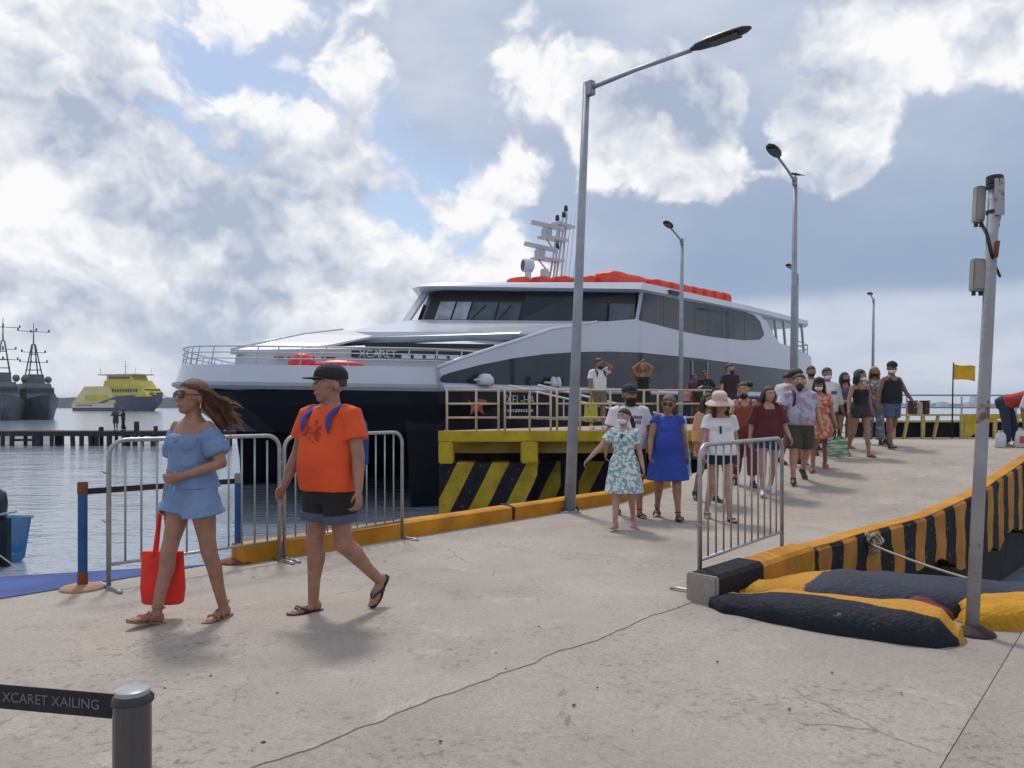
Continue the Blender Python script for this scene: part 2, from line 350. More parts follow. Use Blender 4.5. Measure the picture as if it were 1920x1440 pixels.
# ================================================================ common materials
ANG = atan2(DY, DX)
YEL = (.58, .30, .025); BLK = (.012, .0125, .016)
M_conA = concrete('pier_concrete', (.47, .41, .36), (.345, .302, .267), 0.0, .52)
M_conB = concrete('quay_concrete', (.40, .355, .315), (.315, .282, .252), 11.0, .4)
M_conC = concrete('slab_concrete', (.39, .345, .308), (.30, .268, .24), 23.0, .42)
M_ramp = concrete('ramp_concrete', (.47, .405, .35), (.345, .30, .26), 5.0, .55)
M_under = mat('shade_black_concrete', (.014, .0135, .0135), .8, 0, .4, 3, .5, 20)  # near-black tone paints the deep shade beneath pier and platform
M_galv = mat('galvanised_steel', (.36, .37, .385), .42, .75, .12, 9, .05, 60)
M_pole = mat('pole_paint', (.30, .325, .37), .45, .25, .12, 4, .05, 40)
M_yel = worn('yellow_kerb_paint', (.54, .235, .018), (.30, .22, .14), .59, 9)
M_yel2 = worn('yellow_dock_paint', (.50, .36, .025), (.22, .15, .05), .66, 8)
M_blk = worn('black_kerb_paint', (.014, .015, .021), (.16, .15, .14), .64, 8)
M_dark = mat('black_steel', (.02, .021, .025), .45, .2)
M_white = mat('white_paint', (.74, .75, .79), .35, 0, .03, 2, coat=.25)
M_cream = worn('cream_rail_paint', (.56, .45, .30), (.28, .15, .07), .66, 22, .5, .1)
M_rope = mat('rope', (.42, .37, .29), .9, 0, .2, 60, .5, 120)
M_red = mat('orange_red_cover', (.70, .055, .03), .55, 0, .15, 5, .2, 30)
# ================================================================ water
def build_water():
    m = bpy.data.materials.new('sea_water'); m.use_nodes = True; nt = m.node_tree; L = nt.links; N = nt.nodes.new; b = nt.nodes['Principled BSDF']
    b.inputs['Base Color'].default_value = (.235, .285, .355, 1); b.inputs['Roughness'].default_value = .10; b.inputs['IOR'].default_value = 1.333
    g = N('ShaderNodeNewGeometry'); mp = N('ShaderNodeMapping'); L.new(g.outputs['Position'], mp.inputs[0]); mp.inputs['Rotation'].default_value = (0, 0, R(14)); mp.inputs['Scale'].default_value = (.55, 1, 1)
    def nz(sc, d, ro): 
        n = N('ShaderNodeTexNoise'); n.inputs['Scale'].default_value = sc; n.inputs['Detail'].default_value = d; n.inputs['Roughness'].default_value = ro; L.new(mp.outputs[0], n.inputs['Vector']); return n.outputs[0]
    def bump(h, st_, dist, prev=None):
        bp = N('ShaderNodeBump'); bp.inputs['Strength'].default_value = st_; bp.inputs['Distance'].default_value = dist; L.new(h, bp.inputs['Height'])
        if prev: L.new(prev, bp.inputs['Normal'])
        return bp.outputs[0]
    n1 = bump(nz(.35, 3, .5), .22, .5); n2 = bump(nz(2.1, 4, .55), .36, .14, n1); n3 = bump(nz(9, 2, .5), .2, .03, n2)
    L.new(n3, b.inputs['Normal'])
    mb = MB(); xs = [-4400, -3000, -600, -120, -30, 0, 30, 120, 600, 3000, 4400]; ys = [-350, -60, 0, 15, 40, 120, 600, 3000, 4000]
    nx = len(xs); mb.add([(x, y, -1.4) for y in ys for x in xs], [(j*nx+i, j*nx+i+1, (j+1)*nx+i+1, (j+1)*nx+i) for j in range(len(ys)-1) for i in range(nx-1)])
    struct(mb.build('water', m))
build_water()
# ================================================================ quay slabs, ramp, pier
seam = [(-9, -5.9), (-6.4, -2.9), (-3.6, .42)]
pa, pb = V((-2.35, 1.78)), V((1.42, 5.98)); k = 120
rs = random.Random(3)
for i in range(k+1):
    f = i/k; p = pa.lerp(pb, f); nn = V((pb-pa)).normalized(); nn = V((-nn.y, nn.x))
    w = mnoise.noise((f*14, 3.3, 0))*.05+mnoise.noise((f*45, 8, 0))*.028+mnoise.noise((f*120, 5, 0))*.012 if .02 < f < .93 else 0
    seam.append(tuple(p+nn*w))
joint = [(-4.5, -4.3), (3.62, 5.42)]
g0 = P(RS0, -7.05); g1 = V(rp(RS0)); emid = V(rp(8.2))
polyA = [P(-9, -13)[:2], P(2.05, -7.9)[:2], P(3.55, -7.05)[:2], g0[:2], g1[:2], tuple(emid), tuple(pb)]+[tuple(q) for q in seam[::-1][1:]]
off = .0018
polyB = [(x+off*(.5+3*max(0, mnoise.noise((i_*.13, 7, 0))))+.003*(abs(mnoise.noise((i_*.9, 1, 0))) > .32), y-off) for i_, (x, y) in enumerate(seam)]+[(2.3, 5.74), (3.60, 5.40)]+[joint[0]]
polyC = [(joint[0][0]+.005, joint[0][1]-.005), (joint[1][0]+.005, joint[1][1]-.005), (8, 4.8), (16, 3.6), (16, -8), (-3, -8)]
quay = struct(MB().prism([(x, y, -.022) for x, y in (P(-9, -12.9)[:2], P(2.05, -7.85)[:2], P(3.6, -7.0)[:2], P(RS0, -7.0)[:2], (rp(RS0)[0]-.06, rp(RS0)[1]+.05), (1.46, 5.9), (3.6, 5.36), (8, 4.76), (16, 3.56), (16, -8), (-9, -9))], (0, 0, -3)).build('quay', mat('joint_grit', (.15, .13, .11), .9, 0, .4, 30, .5, 80)))
def slab(poly, top, m, name='slab'):
    return MB().prism([(x, y, top) for x, y in poly], (0, 0, -.18)).build(name, m, quay)
slab(polyA, 0, M_conA); slab(polyB, -.006, M_conB); slab(polyC, .004, M_conC)
pr = random.Random(9); peb = None
for px_, py_ in [(1186, 1371), (826, 1391), (1345, 1241), (1010, 1175), (1480, 1330), (1560, 1262), (520, 1300), (700, 1240), (395, 1268), (1120, 1290), (930, 1225), (1690, 1300)]+[(pr.uniform(300, 1700), pr.uniform(1150, 1430)) for _ in range(5)]:
    q = gp(px_, py_); r_ = pr.uniform(.4, .95)
    if peb is None: o = MB().ell((0, 0, 0), (.013, .009, .006), None, 7, 5).build('pebble', mat('pebble_dark', (.06, .052, .045), .8), quay); peb = o.data
    else: o = link('pebble', peb, None, quay)
    o.location = (q.x, q.y, .003); o.scale = (r_,)*3; o.rotation_euler = (0, 0, pr.uniform(0, 6))
# ramp (bending up) and the level pier head
mb = MB(); rows = [RS0+.004+i*(RS1-RS0)/8 for i in range(9)]
def ease(s): 
    f = max(0, min(1, (s-RS0)/(RS1-RS0))); return RZ*f
for i in range(8):
    a, b_ = rows[i], rows[i+1]
    mb.loft([[P(s, -7.05, ease(s)), V((*rp(s), ease(s))), V((*rp(s), ease(s)-.45)), P(s, -7.05, ease(s)-.45)] for s in (a, b_)])
ramp = struct(mb.build('ramp', M_ramp))
pier = struct(MB().prism([P(RS1+.01, -12.9, RZ), (*rp(RS1+.01), RZ), (12.6, 17.1, RZ), (15.7, 20.4, RZ), (9.2, 20.4, RZ), P(44, -7.5, RZ), P(44, -12.9, RZ)], (0, 0, -.5)).build('pier_deck', M_ramp))
struct(MB().prism([P(RS0-.6, -6.6, -.2)]+[V((rp(s_)[0]-.16, rp(s_)[1]+.14, -.2)) for s_ in (RS0-.6, 12, 14, 16, 18, 20, 23)]+[P(24, -6.6, -.2)], (0, 0, -2.8)).build('added_dark_core', M_under))  # core wall put in to keep the open underside dark
for s in (17.2, 22, 27, 32, 37, 42):
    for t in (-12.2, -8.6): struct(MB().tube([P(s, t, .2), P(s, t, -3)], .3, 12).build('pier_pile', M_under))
# blue painted strip along the quay edge
M_bl = worn('blue_edge_paint', (.05, .09, .28), (.2, .2, .22), .68, 7)
struct(MB().prism([P(-4, -10.9, .004), P(-4, -8.9, .004), P(.6, -7.12, .004), P(1.8, -6.98, .004), P(3.52, -7.02, .004), P(2.05, -7.87, .004)], (0, 0, .004)).build('painted_strip', M_bl))
# ================================================================ left kerb (two cast lengths)
def kerb_piece(s0, s1, t, w, h, m, parent, name='kerb_block'):
    mb = MB(); n = 10; rings = []
    for i in range(n+1):
        s = s0+(s1-s0)*i/n; z0 = zg(*P(s, t)[:2]); j = mnoise.noise((s*2.1, t, 1))*.012
        rings.append([P(s, t-w/2, z0-.12), P(s, t-w/2, z0+h*.93+j), P(s, t-w/2+.03, z0+h+j), P(s, t+w/2-.04, z0+h+j*1.4), P(s, t+w/2+j, z0+h*.9), P(s, t+w/2+.01, z0-.12)])
    return mb.loft(rings).build(name, m, parent)
kl = thing('kerb', 'low orange-yellow painted kerb along the water side beneath the lamp post', 'kerb', (0, 0, 0))
kerb_piece(3.75, 7.56, -6.90, .22, .185, M_yel, kl); kerb_piece(7.60, 11.6, -6.90, .22, .185, M_yel, kl)
MB().tube([P(7.58, -6.77, .02), P(7.59, -6.77, .17), P(7.57, -6.86, .198), P(7.6, -7.02, .19)], .014, 6).build('cable', M_dark, kl)
# ================================================================ right kerb and striped edge wall of the ramp
ANG2 = atan2(.69, .724); E1 = V((cos(ANG2), sin(ANG2))); E2 = V((-sin(ANG2), cos(ANG2))); O2 = V(RPATH[0])
kr = thing('striped_edge_wall', 'black and orange striped concrete edge wall along the ramp above the dark void', 'wall', (O2.x, O2.y, 0), ANG2)
SB = DX*O2.x+DY*O2.y
def loc(s, off, z):
    """station s, offset to the right of the edge line, height -> local"""
    q = V(rp(s)); a, b_ = V(rp(s-.05)), V(rp(s+.05)); d_ = (b_-a).normalized(); q = q+V((d_.y, -d_.x))*off-O2
    return V((q.dot(E1), q.dot(E2), z))
def wall_run(s0, s1, top, bot, t0=-.10, t1=.09, n=12):
    mb = MB(); rings = []
    for i in range(n+1):
        s = s0+(s1-s0)*i/n; z1 = top(s); z0 = bot(s); j_ = mnoise.noise((s*2.3, 6, 2))*.012
        rings.append([loc(s, t0, z0), loc(s, t0, z1-.012), loc(s, t0+.025, z1), loc(s, t1-.03+j_, z1-.004), loc(s, t1+j_, z1-.035), loc(s, t1+.004+j_*.5, (z0+z1)/2), loc(s, t1+.004, z0)])
    return mb.loft(rings)
def zt(s): return max(.15+.05*max(0, min(1, (8-s)/2)), zg(*rp(s))+.10)+mnoise.noise((s*1.7, 2, 5))*.008
M_str = stripes('hazard_stripes', (.47, .20, .03), BLK, .66, 0, .30)
MB().box(loc(SB+.0, -.01, .08), (.05, .27, .26)).build('kerb_end', M_conC, kr, bevel=.012)
wall_run(SB+.03, SB+.78, lambda s: .215, lambda s: -.12, -.135, .115).build('black_block', M_blk, kr)
wall_run(SB+.785, SB+1.85, lambda s: .20, lambda s: -.22, -.13, .11).build('yellow_block', M_yel, kr)
def ragged(s):
    base = -.28-.07*max(0, s-8) if s < 12 else -.56
    return base+mnoise.noise((s*1.15, 1.2, 0))*.30+mnoise.noise((s*4.1, 4.2, 0))*.10
wall_run(SB+1.855, 24.0, zt, ragged, -.11, .095, 130).build('striped_panel', M_str, kr)
rings = []
for i in range(60):      # the orange painted top of the wall
    s_ = SB+1.86+i*(23.9-SB-1.86)/59; z = zt(s_); rings.append([loc(s_, -.10, z-.004), loc(s_, -.10, z+.006), loc(s_, .065+.01*mnoise.noise((s_*5, 0, 0)), z+.006), loc(s_, .065, z-.004)])
MB().loft(rings).build('painted_top', M_yel, kr)
M_gb = worn('grey_beam', (.17, .16, .145), (.06, .055, .05), .55, 4)
for s_ in (9.6, 12.4, 15.2, 18.0): MB().box(loc(s_, -.45, zg(*rp(s_))-.66), (.6, 1.0, .24)).build('beam', M_gb, kr)
# ================================================================ painted boulders at the quay corner
def rock(label, c, r, m, rz=0.0, tilt=0.0, seed=0, sharp=1.0):
    t = Matrix.Rotation(rz, 3, 'Z')@Matrix.Rotation(tilt, 3, 'Y'); mb = MB(); nu, nv = 44, 26; rings = []
    for i in range(nv+1):
        a = -pi/2+.05+(pi-.1)*i/nv; ring = []
        for k2 in range(nu):
            q = V((cos(a)*cos(2*pi*k2/nu), cos(a)*sin(2*pi*k2/nu), sin(a)))
            q = V([abs(w)**.86*(1 if w > 0 else -1) for w in q])
            d = 1+.20*mnoise.noise(q*1.6+V((seed, 0, 0)))-.10*abs(mnoise.noise(q*3.1+V((seed, 3, 0))))+.025*mnoise.noise(q*9+V((seed, 9, 0)))
            ring.append(t@V((q.x*r[0]*d, q.y*r[1]*d, q.z*r[2]*d)))
        rings.append(ring)
    o = mb.loft(rings).build('painted_boulder', m, None, 'all', loc=c); tag(o, label, 'boulder'); return o
def rockmat(name, ca, cb, axis, thr, nz=.25):
    m = worn(name, ca, (.20, .185, .175), .635, 9, .55, .9); nt = m.node_tree; L = nt.links; b = nt.nodes['Principled BSDF']
    src = b.inputs['Base Color'].links[0].from_socket; N = nt.nodes.new; tc = nt.nodes['Texture Coordinate']
    sp = N('ShaderNodeVectorMath'); sp.operation = 'DOT_PRODUCT'; L.new(tc.outputs['Object'], sp.inputs[0]); sp.inputs[1].default_value = axis
    n = N('ShaderNodeTexNoise'); n.inputs['Scale'].default_value = 3; n.inputs['Detail'].default_value = 5; L.new(tc.outputs['Object'], n.inputs['Vector'])
    a = N('ShaderNodeMath'); a.operation = 'MULTIPLY_ADD'; L.new(n.outputs[0], a.inputs[0]); a.inputs[1].default_value = nz; L.new(sp.outputs['Value'], a.inputs[2])
    g = N('ShaderNodeMapRange'); L.new(a.outputs[0], g.inputs[0]); g.inputs[1].default_value = thr; g.inputs[2].default_value = thr+.015
    mx = N('ShaderNodeMix'); mx.data_type = 'RGBA'; L.new(g.outputs[0], mx.inputs[0]); L.new(src, mx.inputs[6]); mx.inputs[7].default_value = (*cb, 1)
    L.new(mx.outputs[2], b.inputs['Base Color']); return m
def mound(label, sts, m, seed):
    """low swelling of painted concrete along stations (x, y, half width, height)"""
    n_ = 40; tot = len(sts)-1; c0_ = V((sum(q[0] for q in sts)/len(sts), sum(q[1] for q in sts)/len(sts), 0)); rings = []
    for i in range(n_+1):
        f = i/n_*tot; a = min(int(f), tot-1); g = f-a; g2 = g*g*(3-2*g); q = [sts[a][k_]+(sts[a+1][k_]-sts[a][k_])*(g if k_ < 2 else g2) for k_ in range(4)]
        d_ = V((sts[a+1][0]-sts[a][0], sts[a+1][1]-sts[a][1])).normalized(); nn_ = V((-d_.y, d_.x)); ring = []
        for k_ in range(22):
            an = 2*pi*k_/22; cx, sz = cos(an), sin(an); pt = V((q[0], q[1], 0))-c0_+V((nn_.x, nn_.y, 0))*(q[2]*abs(cx)**.8*(1 if cx > 0 else -1))+V((0, 0, q[3]*abs(sz)**.85 if sz > 0 else -.22*abs(sz)))
            w = mnoise.noise(pt*2.2+V((seed, 0, 0)))*.045+mnoise.noise(pt*6+V((seed, 4, 0)))*.016+mnoise.noise(pt*17+V((seed, 9, 0)))*.006; ring.append(pt+V((nn_.x*cx, nn_.y*cx, max(0, sz)*.8))*w)
        rings.append(ring)
    o = MB().loft(rings).build('painted_boulder', m, None, 'all', loc=c0_); tag(o, label, 'boulder'); return o
mound('long black painted boulder with an orange back and end, starting at the black kerb block', [(1.50, 5.84, .05, .05), (1.64, 5.76, .17, .10), (1.95, 5.56, .25, .165), (2.28, 5.34, .29, .20), (2.58, 5.13, .29, .215), (2.76, 5.01, .25, .19), (2.86, 4.945, .12, .07), (2.88, 4.93, .03, .01)], rockmat('boulder_black_orange', (.016, .018, .028), (.50, .235, .025), (.62, .74, .28), .035, .09), 1)
mound('slate black boulder with worn white patches and an orange rim behind the long black one', [(1.80, 6.12, .05, .05), (1.95, 6.06, .20, .15), (2.45, 6.02, .34, .19), (3.0, 5.92, .40, .20), (3.7, 5.86, .40, .17), (4.5, 5.8, .3, .12)], rockmat('boulder_slate_orange', (.040, .047, .072), (.50, .24, .025), (-.55, .62, .10), .40, .16), 6)
rock('small maroon painted boulder beside the rusty pole foot', (2.93, 5.55, -.03), (.22, .16, .15), worn('boulder_maroon', (.16, .035, .05), (.2, .17, .17), .64, 8), 0, 0, 15)
rock('rounded all orange-yellow boulder beside the box pole foot', (3.72, 5.36, -.06), (.66, .30, .25), worn('boulder_yellow', (.55, .27, .02), (.26, .17, .09), .60, 9, .6, 1.0), R(-5), 0, 19)
rock('black mound added to fill in the shade under the ramp edge', (3.6, 7.3, -.85), (1.7, .9, .5), M_blk, R(30), 0, 31)  # mound added so the gap below the ramp looks deep in shade
# ================================================================ steel crowd barriers
def barrier(label, a, b, H=1.2, nbar=14, feet=(1, 1), zb=.20):
    a, b = V(a), V(b); L_ = (b-a).length; d = (b-a).normalized(); rz = atan2(d.y, d.x)
    t = thing('crowd_barrier', label, 'barrier', a, rz, 'steel crowd barriers')
    def fr():
        r = .13; pts = [V((0, 0, .02)), V((0, 0, H-r))]
        pts += [V((r-r*cos(q), 0, H-r+r*sin(q))) for q in [pi/10*i for i in range(1, 6)]]
        pts += [V((L_-r+r*sin(q), 0, H-r+r*cos(q))) for q in [pi/10*i for i in range(0, 6)]]
        return pts+[V((L_, 0, .02))]
    MB().tube(fr(), .019, 10, up=(0, 1, 0)).build('frame', M_galv, t, 'all')
    MB().tube([(0, 0, zb), (L_, 0, zb)], .014, 8).build('bottom_rail', M_galv, t, 'all')
    bm_ = None
    for i in range(1, nbar):
        x = L_*i/nbar; zt_ = H
        if x < .13: zt_ = H-.13+sqrt(max(0, .13**2-(.13-x)**2))
        mbar = MB().tube([(0, 0, zb), (0, 0, H)], .0085, 6)
        if bm_ is None: o = mbar.build('bar', M_galv, t, 'all', loc=(x, 0, 0)); bm_ = o.data
        else: o = link('bar', bm_, None, t, False, (x, 0, 0))
        if x < .13 or x > L_-.13: o.scale = (1, 1, .96)
    for x, on in ((0, feet[0]), (L_, feet[1])):
        if on: MB().tube([(x, -.26, .012), (x, -.2, .022), (x, .2, .022), (x, .26, .012)], .016, 8, flat=.6).build('foot', M_galv, t, 'all')
    for z in (.55, .95): MB().tube([(-.02, -.02, z), (-.05, 0, z+.02), (-.02, .02, z)], .008, 6).build('hook', M_galv, t)
    return t
barrier('steel crowd barrier behind the woman in blue, next to the blue belt post', gp(204, 1104), gp(524, 1052), 1.22, 12)
barrier('steel crowd barrier behind the man in the orange shirt', gp(533, 1050), gp(754, 1010), 1.21, 12)
barrier('steel crowd barrier standing beside the black end of the striped kerb', gp(1312, 1114), gp(1466, 1048), 1.19, 12, zb=.27)
# ================================================================ belt posts
def belt_post(label, p, h, body, capm, basem, r=.034, group=None, ch=.1):
    t = thing('belt_post', label, 'stanchion', p, 0, group)
    MB().lathe([(.17, 0), (.17, .012), (.16, .022), (.05, .034), (.04, .04)], (0, 0, 0), 28).build('base', basem, t, True)
    MB().lathe([(r, .035), (r, h-ch)], (0, 0, 0), 24).build('post', body, t, True)
    MB().lathe([(r*1.02, h-ch), (r*1.12, h-ch*.95), (r*1.12, h-.008), (r*.9, h)], (0, 0, 0), 24).build('cap', capm, t, True)
    return t
M_blue = worn('blue_post_paint', (.03, .10, .26), (.1, .1, .12), .68, 14, .45, .1)
M_rust = worn('rust', (.20, .075, .04), (.07, .04, .03), .55, 12, .8)
p1 = gp(155, 1104); p2 = gp(446, 1054)
bp1 = belt_post('blue belt post with rusty cap and round tan base on the blue strip', p1, .88, M_blue, M_rust, worn('tan_base', (.42, .26, .17), (.2, .1, .06), .6, 12), .036)
MB().lathe([(.036, .0), (.040, .03), (.038, .12)], (0, 0, .02), 20).build('collar', M_rust, bp1, True)
MB().bar((.03, 0, .80), p2-p1+V((-.03, 0, .78)), .004, .05).build('belt', M_dark, bp1)
bp2 = belt_post('blue belt post behind the barrier at the start of the orange kerb', p2, .86, M_blue, mat('grey_cap', (.25, .22, .2), .5), M_rust, .030)
# chrome post in the foreground
M_chrome = mat('chrome', (.13, .135, .155), .05, 1, .03, 3)
fp = V(((248-960)/F*1.47, 1.47, 0)); H0 = CH-(1288-HZ)*1.47/F
fpo = belt_post('polished chrome belt post with a black printed belt', fp, H0-.012, M_chrome, mat('black_cap', (.02, .02, .024), .3), M_dark, .0345, None, .016)
MB().lathe([(.031, H0-.013), (.031, H0-.004), (.027, H0-.002)], (0, 0, 0), 24).build('top_disc', mat('grey_disc', (.32, .32, .34), .35), fpo, True)
bd = (V((-2.05, 1.73, .0))-V((fp.x, fp.y, 0))).normalized(); bang = atan2(bd.y, bd.x)
bel = MB().bar(bd*.034+V((0, 0, H0-.040)), bd*1.45+V((0, 0, H0-.034)), .003, .047).build('belt', mat('belt_webbing', (.012, .012, .016), .7, 0, .1, 30, .3, 300), fpo)
Mt = Matrix.Translation(bd*.178+V((-bd.y, bd.x, 0))*.0021+V((0, 0, H0-.0395)))@Matrix.Rotation(bang+pi, 4, 'Z')@Matrix.Rotation(R(90), 4, 'X')
text('XCARET XAILING', 'belt_lettering', mat('faded_print', (.16, .16, .18), .7), bel, .0275, Mt, .0003)
# ================================================================ street lamps
M_lamp = mat('lamp_housing', (.045, .05, .062), .45, .2)
M_lens = mat('lamp_lens', (.05, .055, .065), .25)
def lamp(label, base, top, arm, r0=.085, r1=.052):
    base, top, arm = V(base), V(top), V(arm)
    t = thing('street_lamp', label, 'street lamp', base, 0, 'street lamps along the pier')
    tp = top-base; ax = arm.normalized(); L_ = arm.length
    MB().tube([(0, 0, -.0), tp*.5, tp], [r0, (r0+r1)/2, r1], 14).build('pole', M_pole, t, 'all')
    MB().box((0, 0, .012), (.30, .30, .024)).build('base_plate', M_pole, t)
    for a in (45, 135, 225, 315): MB().lathe([(.014, .0), (.014, .05)], (.16*cos(R(a)), .16*sin(R(a)), .02), 8).build('bolt', M_dark, t)
    jn = tp+V((0, 0, -.10))
    MB().box(jn+ax*.06, (.13, .1, .2), Matrix.Rotation(atan2(ax.y, ax.x), 3, 'Z')).build('bracket', M_pole, t, bevel=.01)
    e = jn+arm*.70
    MB().tube([jn+ax*.05, jn.lerp(e, .5)+V((0, 0, .02)), e], [.032, .028, .026], 10).build('arm', M_pole, t, 'all')
    mb = MB(); rings = []; side = V((-ax.y, ax.x, 0))
    for f, w, h in ((0, .035, .035), (.06, .05, .045), (.12, .085, .055), (.35, .125, .06), (.42, .13, .05), (.7, .125, .042), (.9, .09, .034), (1, .03, .016)):
        c = e+ax*(f*.34*L_)+V((0, 0, .01)); rings.append([c+side*(w*cos(q))+V((0, 0, 1))*(h*sin(q)*(1 if sin(q) > 0 else .55)) for q in [2*pi*i/14 for i in range(14)]])
    hd = mb.loft(rings).build('lamp_head', M_lamp, t, True)
    MB().box(e+ax*(.20*L_)+V((0, 0, -.026)), (.16*L_, .15, .012), Matrix.Rotation(atan2(ax.y, ax.x), 3, 'Z')).build('lens', M_lens, hd)
    return t
l1b = gp(1068, 960); D1 = l1b.y
lamp('tall street lamp rising from the orange kerb, arm reaching over the walkway', l1b, at(1100, 155, D1), V((DY, -DX, .03))*2.36, .082, .05)
def lamp_far(label, px, D, zb, pyt, tipx, tipy):
    tp = at(px, pyt, D); k2 = (HZ-pyt)/(HZ-tipy); D2 = D*k2; tip = V(((tipx-960)/F*D2, D2, tp.z+.1)); a = tip-tp; a.z = .12
    a = a.normalized()*min(a.length, 2.5)
    lamp(label, (tp.x-.06, D, zb), tp, a)
lamp_far('street lamp with a small bird on its pole, behind the bearded man', 1491, 17.9, RZ, 333, 1437, 265)
lamp_far('street lamp beside the ferry side door', 1279, 24.5, RZ, 448, 1232, 397)
lamp_far('street lamp by the ferry stern, seen past the bird lamp', 1495, 31.2, RZ, 514, 1466, 482)
lamp_far('slender street lamp out on the pier beyond the man in the black tank top', 1638, 37.9, RZ, 560, 1621, 533)
# bird
bt = at(1491, 333, 17.9)
bird = thing('bird', 'small dark bird perched on top of a lamp pole', 'bird', bt+V((0, 0, .02)), 0, None, .6)
mb = MB().tube([(-.16, 0, .10), (-.10, 0, .115), (-.02, 0, .10), (.08, 0, .085), (.22, 0, .07), (.36, 0, .055)], [.012, .035, .055, .05, .026, .012], 10, True).ell((-.12, 0, .135), (.045, .036, .036)).tube([(-.155, 0, .135), (-.2, 0, .128)], [.014, .004], 6)
voxel(mb, 'body', mat('feathers_dark', (.03, .03, .035), .7), bird, .008, 2)
for s_ in (-.02, .02): MB().tube([(0, s_, .06), (0, s_, 0)], .006, 5).build('leg', M_dark, bird)
MB().tube([(-.02, .04, .11), (.10, .05, .095), (.26, .03, .075)], [.02, .035, .008], 8, flat=.4).build('wing', MATS['feathers_dark'], bird, 'all')
# ================================================================ rusty box pole on the right
pb_ = gp(1822, 1186); Dp = pb_.y; ptop = at(1866, 328, Dp)
bpole = thing('box_pole', 'weathered pale pole with three grey electrical boxes near its top', 'pole', pb_)
M_pp = worn('peeling_pole_paint', (.34, .345, .37), (.20, .12, .08), .575, 6, .6, .3)
tp = ptop-pb_
MB().tube([(0, 0, 0), tp*.5, tp*.98], [.041, .039, .035], 14).build('pole', M_pp, bpole, 'all')
MB().lathe([(.125, 0), (.115, .018), (.075, .03), (.055, .05)], (.01, -.02, 0), 11).build('foot', worn('dark_rust', (.05, .035, .03), (.12, .08, .06), .6, 10), bpole, True)
MB().lathe([(.052, 0), (.052, .05), (.045, .055)], tp*.98, 12).build('top_cap', M_dark, bpole, True)
M_box = worn('grey_box', (.33, .32, .31), (.2, .17, .14), .64, 9, .55, .1)
def pbox(px, py0, py1, px0, px1, dy, name='electric_box'):
    a = at(px0, py0, Dp)-pb_; b = at(px1, py1, Dp)-pb_; c = (a+b)/2
    o = MB().box(c+V((0, dy, 0)), (abs(b.x-a.x), .06, abs(a.z-b.z)), Matrix.Rotation(R(3), 3, 'Y')).build(name, M_box, bpole, bevel=.008)
    MB().box(c+V((0, dy-.034, 0)), (abs(b.x-a.x)*.86, .008, abs(a.z-b.z)*.88), Matrix.Rotation(R(3), 3, 'Y')).build('lid', M_box, o, bevel=.003)
    for q in (-.3, .3): MB().lathe([(.013, 0), (.013, .03)], c+V(((b.x-a.x)*q, dy, -abs(a.z-b.z)/2-.028)), 8).build('gland', M_dark, o)
    return o
pbox(1865, 343, 412, 1841, 1858, .085); pbox(1865, 343, 412, 1871, 1889, .085); pbox(1838, 484, 545, 1826, 1848, .03)
def pp(px, py, dy=0): return at(px, py, Dp)-pb_+V((0, dy, 0))
MB().tube([pp(1848, 415, .05), pp(1847, 440, -.02), pp(1850, 470, -.04), pp(1856, 487, -.03)], .011, 6).build('cable', M_dark, bpole, 'all')
MB().tube([pp(1862, 455, -.05), pp(1858, 485, -.055)], [.014, .012], 6).build('cable', M_rust, bpole, 'all')
MB().tube([pp(1866, 498, .0), pp(1884, 516, .05)], .009, 6).build('bracket', M_dark, bpole)
MB().tube([pp(1868, 456, .0), pp(1874, 462, .03)], .01, 6).build('stub', M_dark, bpole)
MB().box(pp(1866, 372, -.045), (.062, .012, .24)).build('strap_plate', M_pp, bpole)
for y in (350, 398): MB().lathe([(.052, -.012), (.052, .012)], pp(1865, y), 14).build('clamp', M_dark, bpole)
# mooring rope
rope = thing('mooring_rope', 'grey mooring rope knotted on the striped wall and stretched past the box pole', 'rope', at(1626, 1018, 8.3))
r0 = at(1626, 1018, 8.3); r1 = at(1990, 1128, 6.2)
MB().tube([(r0.lerp(r1, f)-r0)+V((0, 0, -.05*4*f*(1-f))) for f in [i/14 for i in range(15)]], .014, 8).build('line', M_rope, rope, 'all')
mb = MB(); rr = random.Random(5)
for i in range(9):
    c = V((rr.uniform(-.10, .13), rr.uniform(-.05, .03), rr.uniform(-.06, .07))); a = rr.uniform(0, 6)
    mb.tube([c+V((.05*cos(q+a), .03*sin(q*2+a), .05*sin(q))) for q in [i2*2*pi/10 for i2 in range(11)]], .013, 6)
mb.build('knot', M_rope, rope, 'all')
